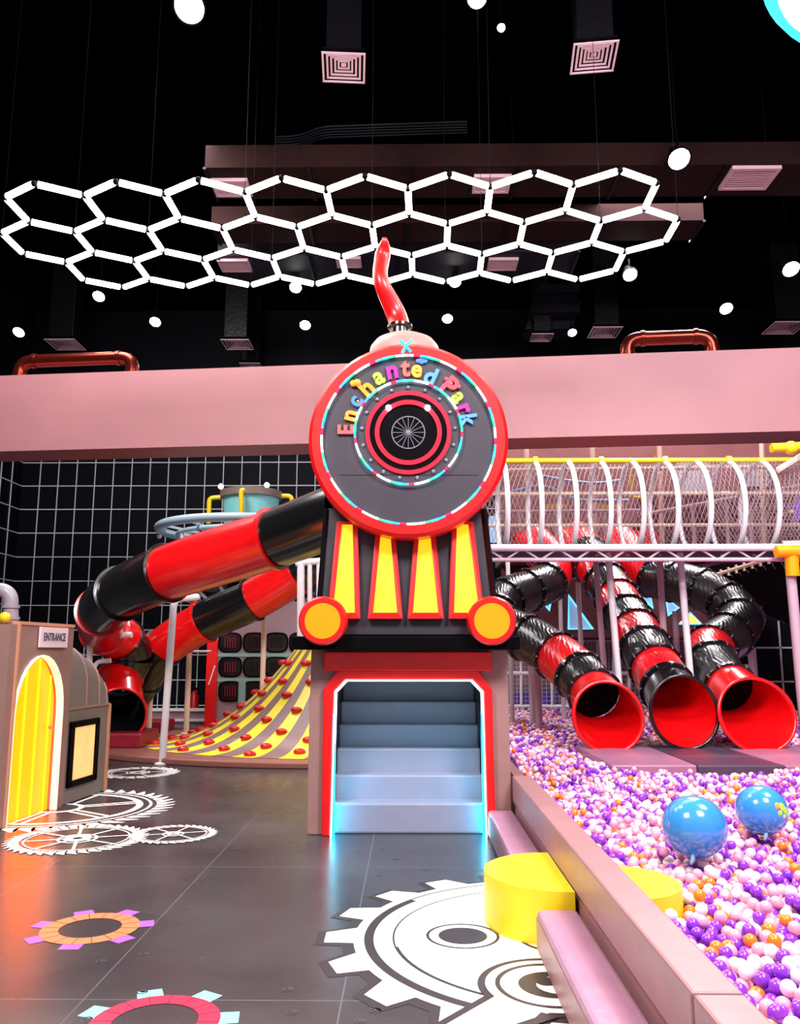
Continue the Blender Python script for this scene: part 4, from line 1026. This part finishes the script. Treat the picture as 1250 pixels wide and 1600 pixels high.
# posts carrying the tunnel
def vpost(px0, px1, pyb, Y, m, lab, ptop=862, r=.045, zb_=.3):
    a = PY(px0, ptop, Y); b = PY(px1, pyb, Y); d = (b - a); k = (zb_ - a.z) / d.z; b = a + d * k
    return pole([a, b], r, m, lab, foot=False, group='posts at the ball pit')
vpost(950, 967, 1072, YCt + .05, 'white_metal', 'white post in front of the straight slide')
vpost(1062, 1080, 1072, YCt + .05, 'white_metal', 'white post just left of the lower part of the right slide')
vpost(930, 945, 1060, YCt + .55, 'pole_pink', 'mauve post behind the straight slide', r=.04)
vpost(1030, 1041, 1060, YCt + .55, 'pole_pink', 'mauve post between the straight slide and the right slide', r=.045)
vpost(1232, 1256, 1120, 10.2, 'pole_pink', 'mauve post with orange joint at the right edge of the picture', ptop=858, r=.06)
vpost(793, 800, 1100, 13.2, 'white_metal', 'white post close beside the booth on the right', ptop=870, r=.035)
vpost(873, 880, 1090, 13.8, 'white_metal', 'thin white post behind the left slide', ptop=870, r=.035)
vpost(903, 912, 1090, 14.2, 'white_metal', 'thin white post with blue cap between the left and straight slides', ptop=910, r=.04)
vpost(838, 842, 1120, 12.4, 'pole_pink', 'mauve post standing in the balls right of the booth', ptop=1000, r=.05)
vpost(828, 832, 1112, 12.9, 'white_metal', 'white twin post standing in the balls right of the booth', ptop=1000, r=.045)
vpost(1055, 1060, 1080, 13.6, 'pole_pink', 'short mauve post by the lit triangle window', ptop=955, r=.05)
q = PY(1236, 862, 10.15); t = thing('orange_joint', 'orange cross clamp joint on the rail at the right edge', 'pipe joint', q)
fin(MB().tube([q + Vector((-.2, -.03, .0)), q + Vector((.2, -.03, 0))], .075, 12), 'clamp_sleeve', 'lamp_orange', t, smooth=50)
fin(MB().tube([q + Vector((.0, -.0, -.3)), q + Vector((0, 0, .0))], .08, 12), 'clamp_sleeve', 'lamp_orange', t, smooth=50)
q = PY(1236, 700, 10.2); t = thing('yellow_joint', 'yellow padded pipe joint at the tunnel roof on the right edge', 'pipe joint', q)
fin(MB().tube([q + Vector((-.25, 0, 0)), q + Vector((.35, 0, .03))], .06, 12), 'clamp_sleeve', 'yellow_metal', t, smooth=50)
fin(MB().sphere(q, .09, 12, 8), 'joint_ball', 'yellow_metal', t, smooth=50)
# netted climbing frame right of the tunnel
t = thing('netted_climbing_frame', 'pink netted climbing frame at the end of the tunnel on the right edge', 'climbing frame', (5.7, 10.6, zf))
a = PY(1215, 730, 10.3); b = PY(1262, 705, 10.3)
fin(MB().tube([PY(1215, 735, 10.3), PY(1290, 690, 10.3)], .04, 8), 'frame_bar', 'beige_metal', t); fin(MB().tube([PY(1222, 850, 10.3), PY(1300, 848, 10.3)], .04, 8), 'frame_bar', 'pole_pink', t)
mb = MB()
for k in range(-14, 34):
    for sg_ in (1, -1):
        x = PY(1218, 800, 10.5).x + k * .045; mb.bar((x, 10.5, zf), (x + sg_ * .6, 10.5, zf + 1.15), .006)
fin(mb, 'netting', 'net', t)
q = PY(1247, 800, 10.8); t2 = thing('purple_star_toy', 'purple star cushion hanging in the net at the right edge', 'cushion', q)
st = []
for i in range(10):
    r = .2 if i % 2 == 0 else .09; st.append((r * math.cos(R(36 * i + 18)), r * math.sin(R(36 * i + 18))))
fin(MB().prism(st, XZ(*q), .08), 'star_body', 'purple_pad', t2, bevel=.01); fin(MB().sphere(PY(1237, 800, 10.65), .03, 10, 8), 'yellow_bead', 'yellow_metal', t2)

# ================================================================== BACKGROUND, RIGHT
# upper gallery behind the tunnel
YG = 15.2
g = thing('upper_gallery', 'pinkish two-storey play gallery with rails behind the net tunnel', 'play gallery', (5, YG, 0))
def gbox(px0, px1, py0, py1, Y, dep, m, name_, par=g, **k):
    a = PY(px0, py1, Y); b = PY(px1, py0, Y); return fin(MB().box(a.x, b.x, Y, Y + dep, a.z, b.z), name_, m, par, **k)
gbox(786, 1330, 690, 872, YG + 1.2, .15, 'wood_wall', 'rear_board')
gbox(786, 1330, 872, 1000, YG + .6, .12, 'maroon_wall', 'lower_board')
gbox(786, 1330, 862, 876, YG - .2, 1.4, 'rim_brown', 'floor_slab')
gbox(1000, 1330, 775, 862, YG + .9, .1, 'maroon_wall', 'dark_panel'); gbox(1060, 1108, 722, 772, YG + 1.0, .08, 'grid_white', 'white_hoarding'); gbox(1160, 1200, 722, 760, YG + 1.0, .08, 'grid_white', 'white_hoarding')
fin(MB().tube([PY(1000, 805, YG), PY(1330, 745, YG)], .04, 8), 'slanting_rail', 'pole_pink', g)
fin(MB().tube([PY(780, 800, YG), PY(1000, 798, YG)], .04, 8), 'gallery_rail', 'pole_pink', g)
fin(MB().tube([PY(780, 735, YG), PY(1200, 730, YG)], .04, 8), 'gallery_rail', 'beige_metal', g)
for px in (812, 868, 945, 1008, 1082, 1135, 1172): fin(MB().tube([PY(px, 800 if px < 1000 else 785, YG), PY(px + 4, 862, YG)], .04, 8), 'gallery_post', 'pole_pink', g)
for px in (822, 925, 1030, 1190): fin(MB().tube([PY(px, 690, YG + .3), PY(px + 5, 862, YG + .3)], .05, 8), 'gallery_post', 'beige_metal', g)
for pts in ([(800, 768), (850, 760), (900, 780), (955, 782), (982, 782)], [(838, 742), (880, 750), (930, 755), (975, 750)]):
    fin(MB().tube(spline([PY(x, y, YG - .3) for x, y in pts], 6), .03, 8), 'curved_blue_rail', 'sky_rail', g, smooth=60)
fin(MB().tube(rounded([PY(985, 715, YG - .5), PY(987, 778, YG - .5), PY(1022, 776, YG - .5), PY(1024, 712, YG - .5)], .1), .03, 8), 'yellow_frame', 'yellow_metal', g)
for px in (845, 935): gbox(px, px + 40, 788, 794, YG - .2, .1, 'yellow_metal', 'yellow_pad')
for px0, px1 in ((806, 845), (975, 1030)): gbox(px0, px1, 828, 862, YG - .1, .5, 'red_plastic', 'slide_inlet', bevel=.08)
gbox(765, 780, 806, 848, 13.6, .1, 'sky_rail', 'blue_pane')
for (x0, y0, x1, y1) in ((1070, 955, 1250, 918), (1020, 905, 1180, 862), (786, 908, 905, 906), (905, 908, 1110, 908)):
    fin(MB().tube([PY(x0, y0 - 10 if x0 == 1070 else y0, YG + .2), PY(x1, y1 - 20 if x0 == 1070 else y1, YG + .2)], .045, 8), 'lower_rail', 'pole_pink', g)
# maroon wall with lit triangular windows
wv = thing('triangle_window_wall', 'dark maroon wall with cyan-lit triangular windows behind the slides', 'wall panel', (4.2, 15.0, 0))
gbox(786, 1105, 905, 996, 15.0, .12, 'maroon_wall', 'wall_board', wv)
for tri in ([(888, 930), (888, 983), (926, 983)], [(978, 912), (1012, 915), (1020, 950)], [(1040, 935), (1060, 950), (1044, 962)], [(1060, 975), (1078, 958), (1096, 975)], [(846, 940), (862, 934), (858, 954)], [(834, 968), (846, 976), (836, 986)]):
    P = [PY(x, y, 14.97) for x, y in tri]; c_ = sum(P, Vector()) / 3; f = fin(MB().add([p for p in P] + [p + Vector((0, .02, 0)) for p in P], [(0, 1, 2), (5, 4, 3), (0, 3, 4, 1), (1, 4, 5, 2), (2, 5, 3, 0)]), 'triangle_window', 'tri_glass' if tri[0] != (1060, 975) else 'amber_led', wv)
    mb = MB(); mb.tube([p + Vector((0, -.02, 0)) for p in P], .02, 6, closed=True); fin(mb, 'light_outline', 'tri_led', f)
# white fence with netting behind the pit
fe = thing('white_safety_fence', 'white pipe safety fence with netting and purple pads behind the ball pit', 'fence', (3, 15.6, 0))
YF2 = 16.0
for py in (998, 1052, 1104): fin(MB().tube([PY(780, py, YF2), PY(1150, py, YF2)], .04, 8), 'fence_rail', 'white_metal', fe)
for px in range(790, 1151, 24): fin(MB().tube([PY(px, 998, YF2), Vector((PY(px, 1108, YF2).x, YF2, 0))], .028, 8), 'fence_post', 'white_metal', fe)
mb = MB()
for k in range(60):
    x = PY(780, 1000, YF2).x + k * .08; mb.bar((x, YF2 + .03, .35), (x, YF2 + .03, 1.7), .008)
for k in range(18): z = .35 + k * .078; mb.bar((PY(780, 1000, YF2).x, YF2 + .03, z), (PY(1150, 1000, YF2).x, YF2 + .03, z), .008)
fin(mb, 'netting', 'grid_white', fe)
for px0, px1, py in ((806, 828, 1098), (846, 866, 1096)): gbox(px0 - 2, px1 + 4, py - 16, py + 14, YF2 + .15, .2, 'purple_pad', 'purple_pad', fe)
gbox(786, 1150, 1000, 1110, YF2 + .6, .1, 'panel_mauve', 'rear_skirt', fe)
# black wing canopy with fine lines
wc = thing('black_canopy', 'black slanted canopy with thin pale lines above the right slide', 'canopy', (6.6, 13, 0))
Q = [PY(1108, 907, 13.4), PY(1262, 862, 11.6), PY(1330, 1010, 13.6), PY(1195, 962, 15.5)]
fin(MB().add([*Q, *[v + Vector((0, 0, .12)) for v in Q]], [(0, 1, 2, 3), (7, 6, 5, 4), (0, 4, 5, 1), (1, 5, 6, 2), (2, 6, 7, 3), (3, 7, 4, 0)]), 'canopy_panel', 'black_matte', wc)
mb = MB()
for k in range(1, 12):
    t_ = k / 12; mb.bar(Q[0].lerp(Q[1], t_) - Vector((0, 0, .015)), Q[3].lerp(Q[2], t_) - Vector((0, 0, .015)), .012)
fin(mb, 'seam_lines', 'grey_dot', wc)
fin(MB().tube([Q[0] + Vector((0, -.03, .06)), Q[1] + Vector((0, -.03, .06))], .03, 8), 'edge_rail', 'beige_metal', wc)
for k in range(12): p = Q[0].lerp(Q[1], (k + .5) / 12) + Vector((0, -.05, .02)); fin(MB().box(p.x - .015, p.x + .015, p.y - .02, p.y + .02, p.z - .03, p.z + .1), 'edge_clip', 'beige_metal', wc)
# black grid partition under the canopy
bp_ = thing('grid_partition', 'black partition with widely spaced white grid lines at the right edge', 'partition', (7, 15.5, 0))
gbox(1168, 1400, 940, 1120, 15.7, .1, 'wall_black', 'partition_board', bp_)
mb = MB()
for py in (959, 1012, 1065): mb.bar(PY(1182, py, 15.66), PY(1240, py, 15.66), .03)
mb.bar(PY(1214, 945, 15.66), PY(1226, 1105, 15.66), .03); mb.bar(PY(1179, 1012, 15.66), PY(1186, 1090, 15.66), .03)
fin(mb, 'grid_lines', 'grid_white', bp_)
t = thing('pole_bracket', 'pinkish bent support bracket beside the right slide', 'bracket', PY(1172, 1066, 12.6))
fin(MB().tube([PY(1172, 1015, 12.6), PY(1178, 1062, 12.6)], .05, 8), 'bracket_post', 'pole_pink', t); fin(MB().tube([PY(1143, 1043, 12.6), PY(1175, 1041, 12.6)], .035, 8), 'bracket_arm', 'pole_pink', t)
# ================================================================== FLOOR GRAPHICS (printed on the floor mats)
FZ = .0015
def flat(z): return Matrix.Translation((0, 0, z))
def gear_outline(cx, cy, r0, r1, n, duty=.5, a_off=0, slant=0, per=4, top=.6):
    o = []
    for k in range(n):
        a = 2 * math.pi * k / n + a_off; w_ = 2 * math.pi / n
        for i in range(per): q = a - w_ * duty / 2 + w_ * duty * 0 - w_ * (1 - duty) * (1 - i / per); o.append((cx + r0 * math.cos(q), cy + r0 * math.sin(q)))
        for s_ in (-1, 1):
            q = a + s_ * w_ * duty / 2 * top + slant * w_; o.append((cx + r1 * math.cos(q), cy + r1 * math.sin(q)))
    return o
def ringpts(cx, cy, r, n): return [(cx + r * math.cos(2 * math.pi * i / n), cy + r * math.sin(2 * math.pi * i / n)) for i in range(n)]
def fl_ring(mb, cx, cy, ro, ri, z, n=64, mi=0, a0=0, a1=2 * math.pi):
    mb.mi = mi; full = abs(a1 - a0 - 2 * math.pi) < 1e-6; vs = []; k = n if full else n + 1
    for i in range(k):
        a = a0 + (a1 - a0) * i / n
        for r in (ro, ri): vs.append((cx + r * math.cos(a), cy + r * math.sin(a), z))
    mb.add(vs, [(2 * i, 2 * ((i + 1) % k), 2 * ((i + 1) % k) + 1, 2 * i + 1) for i in range(n)])
def fl_poly(mb, poly, z, mi=0):
    if sum(poly[i - 1][0] * poly[i][1] - poly[i][0] * poly[i - 1][1] for i in range(len(poly))) < 0: poly = poly[::-1]
    mb.mi = mi; mb.add([(x, y, z) for x, y in poly], [tuple(range(len(poly)))])
def fl_gear(mb, cx, cy, r0, r1, ri, n, z, mi=0, duty=.5, slant=0, a_off=0, top=.6, per=4):
    mb.mi = mi; o = gear_outline(cx, cy, r0, r1, n, duty, a_off, slant, per, top); N = len(o)
    vs = [(x, y, z) for x, y in o] + [(cx + ri * (x - cx) / math.hypot(x - cx, y - cy), cy + ri * (y - cy) / math.hypot(x - cx, y - cy), z) for x, y in o]
    mb.add(vs, [(i, (i + 1) % N, N + (i + 1) % N, N + i) for i in range(N)])
def strip(mb, a, b, w_, z, mi):
    a = Vector(a); b = Vector(b); n = (b - a).normalized(); n = Vector((-n.y, n.x)) * w_ / 2; fl_poly(mb, [a - n, b - n, b + n, a + n], z, mi)
def decal(name_, mb, mats, lab):
    o = fin(mb, name_, mats, floor); o['label'] = lab; return o
# big white cog
cx, cy = .80, 4.71; mb = MB()
fl_gear(mb, cx - .012, cy - .012, 1.15, 1.29, .9, 18, FZ, 0, .62, .02, R(0), .72)
fl_gear(mb, cx, cy, 1.10, 1.255, .02, 18, FZ * 2, 1, .5, .02, R(0), .72)
fl_ring(mb, cx, cy, 1.045, .995, FZ * 3, 96, 0, R(140), R(330)); fl_ring(mb, cx, cy, 1.045, 1.033, FZ * 3, 96, 0, R(-30), R(140))
fl_ring(mb, cx, cy, .895, .885, FZ * 3, 96, 0, R(80), R(190)); fl_ring(mb, cx, cy, .895, .875, FZ * 3, 96, 0, R(190), R(300))
for hx_, hy_ in ((-.52, .02), (0, .53), (0, -.6)):
    fl_ring(mb, cx + hx_, cy + hy_, .196, .180, FZ * 3, 40, 0); fl_ring(mb, cx + hx_, cy + hy_, .130, .0005, FZ * 3, 40, 0)
fl_ring(mb, cx, cy, .235, .215, FZ * 3, 48, 0)
# crank overlapping the cog
kx, ky = .64, 4.06; Z_ = lambda k: FZ * 3 + k * .0012
strip(mb, (.52, 3.90), (.02, 3.28), .36, Z_(1), 0); fl_ring(mb, kx, ky, .335, .0005, Z_(2), 60, 0)
strip(mb, (.54, 3.92), (.02, 3.28), .28, Z_(3), 1); fl_ring(mb, kx, ky, .30, .0005, Z_(4), 60, 1); fl_ring(mb, kx, ky, .255, .232, Z_(5), 60, 0)
fl_ring(mb, kx, ky, .15, .0005, Z_(5), 40, 0); fl_ring(mb, kx + .03, ky - .01, .10, .0005, Z_(6), 40, 1); fl_ring(mb, kx - .02, ky + .03, .05, .0005, Z_(7), 30, 0)
strip(mb, (.56, 3.76), (.30, 3.35), .03, Z_(5), 0); strip(mb, (.42, 3.62), (.60, 3.74), .05, Z_(6), 0)
decal('cog_graphic', mb, ['decal_dark', 'decal_white'], 'large white cogwheel graphic with dark outlines printed on the floor by the step')
# slender white gears on the left
def clock_gear(c, r, n, spokes, lab, rim=.16, hub=.16, sl=.35, a0=0, lift=0):
    mb = MB(); x, y = c; FZ = .0015 + lift
    fl_gear(mb, x, y, r * .92, r, r * (.92 - rim), n, FZ, 0, .5, sl, a0, .25, 2); fl_ring(mb, x, y, r * (.88 - rim), r * (.85 - rim), FZ, 60)
    fl_ring(mb, x, y, r * (hub + .09), r * (hub + .045), FZ, 32); fl_ring(mb, x, y, r * hub, r * hub * .35, FZ * 1.5, 32)
    for k in range(spokes):
        a = 2 * math.pi * k / spokes + .3 + a0; strip(mb, (x + r * hub * math.cos(a), y + r * hub * math.sin(a)), (x + r * (.9 - rim) * math.cos(a), y + r * (.9 - rim) * math.sin(a)), r * .045, FZ * 1.5, 0)
    decal('gear_graphic', mb, 'decal_white', lab)
clock_gear((-2.70, 7.02), .56, 40, 8, 'white toothed gear graphic on the floor in front of the glowing door', .14, .2, lift=.003)
clock_gear((-1.97, 7.19), .365, 34, 6, 'smallest white toothed gear graphic on the floor, touching the larger one', .12, .16, lift=.006)
clock_gear((-3.42, 10.75), .52, 22, 5, 'white gear graphic on the floor at the far corner of the hut', .25, .2)
mb = MB(); x, y, r = -3.42, 8.35, 1.10
fl_gear(mb, x, y, r * .9, r, r * .84, 44, FZ, 0, .5, .4, 0, .3, 2); fl_ring(mb, x, y, r * .80, r * .775, FZ, 80); fl_ring(mb, x, y, r * .72, r * .66, FZ, 80)
for k in range(6):
    a = R(60 * k + 25)
    for d in (-.06, .06): strip(mb, (x + r * .2 * math.cos(a + d * 3), y + r * .2 * math.sin(a + d * 3)), (x + r * .72 * math.cos(a + d), y + r * .72 * math.sin(a + d)), .04, FZ * 1.5, 0)
fl_ring(mb, x, y, r * .22, r * .17, FZ, 40)
decal('gear_graphic', mb, 'decal_white', 'largest slender white gear graphic, partly under the play hut')
# coloured ring gears
def ring_gear(c, ro, ri, n, m1, m2, a0, lab, th=.30):
    mb = MB(); x, y = c; rt = ro * 1.30
    for k in range(n):
        a = 2 * math.pi * k / n + a0; w_ = th
        fl_poly(mb, [(x + ro * .97 * math.cos(a - w_), y + ro * .97 * math.sin(a - w_)), (x + rt * math.cos(a - w_ * .72), y + rt * math.sin(a - w_ * .72)), (x + rt * math.cos(a + w_ * .72), y + rt * math.sin(a + w_ * .72)), (x + ro * .97 * math.cos(a + w_), y + ro * .97 * math.sin(a + w_))], FZ, 1)
    fl_ring(mb, x, y, ro, ri, FZ * 1.6, 64, 0)
    for k in range(16): a = 2 * math.pi * k / 16; strip(mb, (x + ri * math.cos(a), y + ri * math.sin(a)), (x + ro * math.cos(a), y + ro * math.sin(a)), .004, FZ * 2.2, 2)
    decal('ring_gear_graphic', mb, [m1, m2, 'decal_dark'], lab)
ring_gear((-1.76, 4.84), .262, .165, 7, 'decal_orange', 'decal_purple', R(15), 'orange ring gear graphic with purple teeth on the black floor', .22)
ring_gear((-1.05, 3.68), .265, .175, 7, 'decal_red', 'decal_teal', R(8), 'crimson ring gear graphic with teal teeth at the bottom edge', .22)
# printed rivets
mb = MB(); rr = random.Random(3)
for sx in (-1.43, -.30, .83):
    for sy in np.arange(3.6, 9.0, .75):
        for d in (-.09, .09):
            if math.hypot(sx + d - .8, sy - 4.71) < 1.36: continue
            fl_ring(mb, sx + d, float(sy) + (.1 if d > 0 else 0), .026, .018, FZ, 14); fl_ring(mb, sx + d + .004, float(sy) + (.1 if d > 0 else 0) + .003, .012, .0005, FZ, 10)
for sx, sy in ((-1.2, 3.98), (-.5, 3.78), (-.55, 4.02), (-.15, 3.8), (.1, 6.1), (.5, 6.1), (-.1, 6.4)):
    fl_ring(mb, sx, sy, .026, .018, FZ, 14); fl_ring(mb, sx + .004, sy + .003, .012, .0005, FZ, 10)
decal('rivet_graphic', mb, 'rivet', 'printed rivet heads along the floor mat seams')
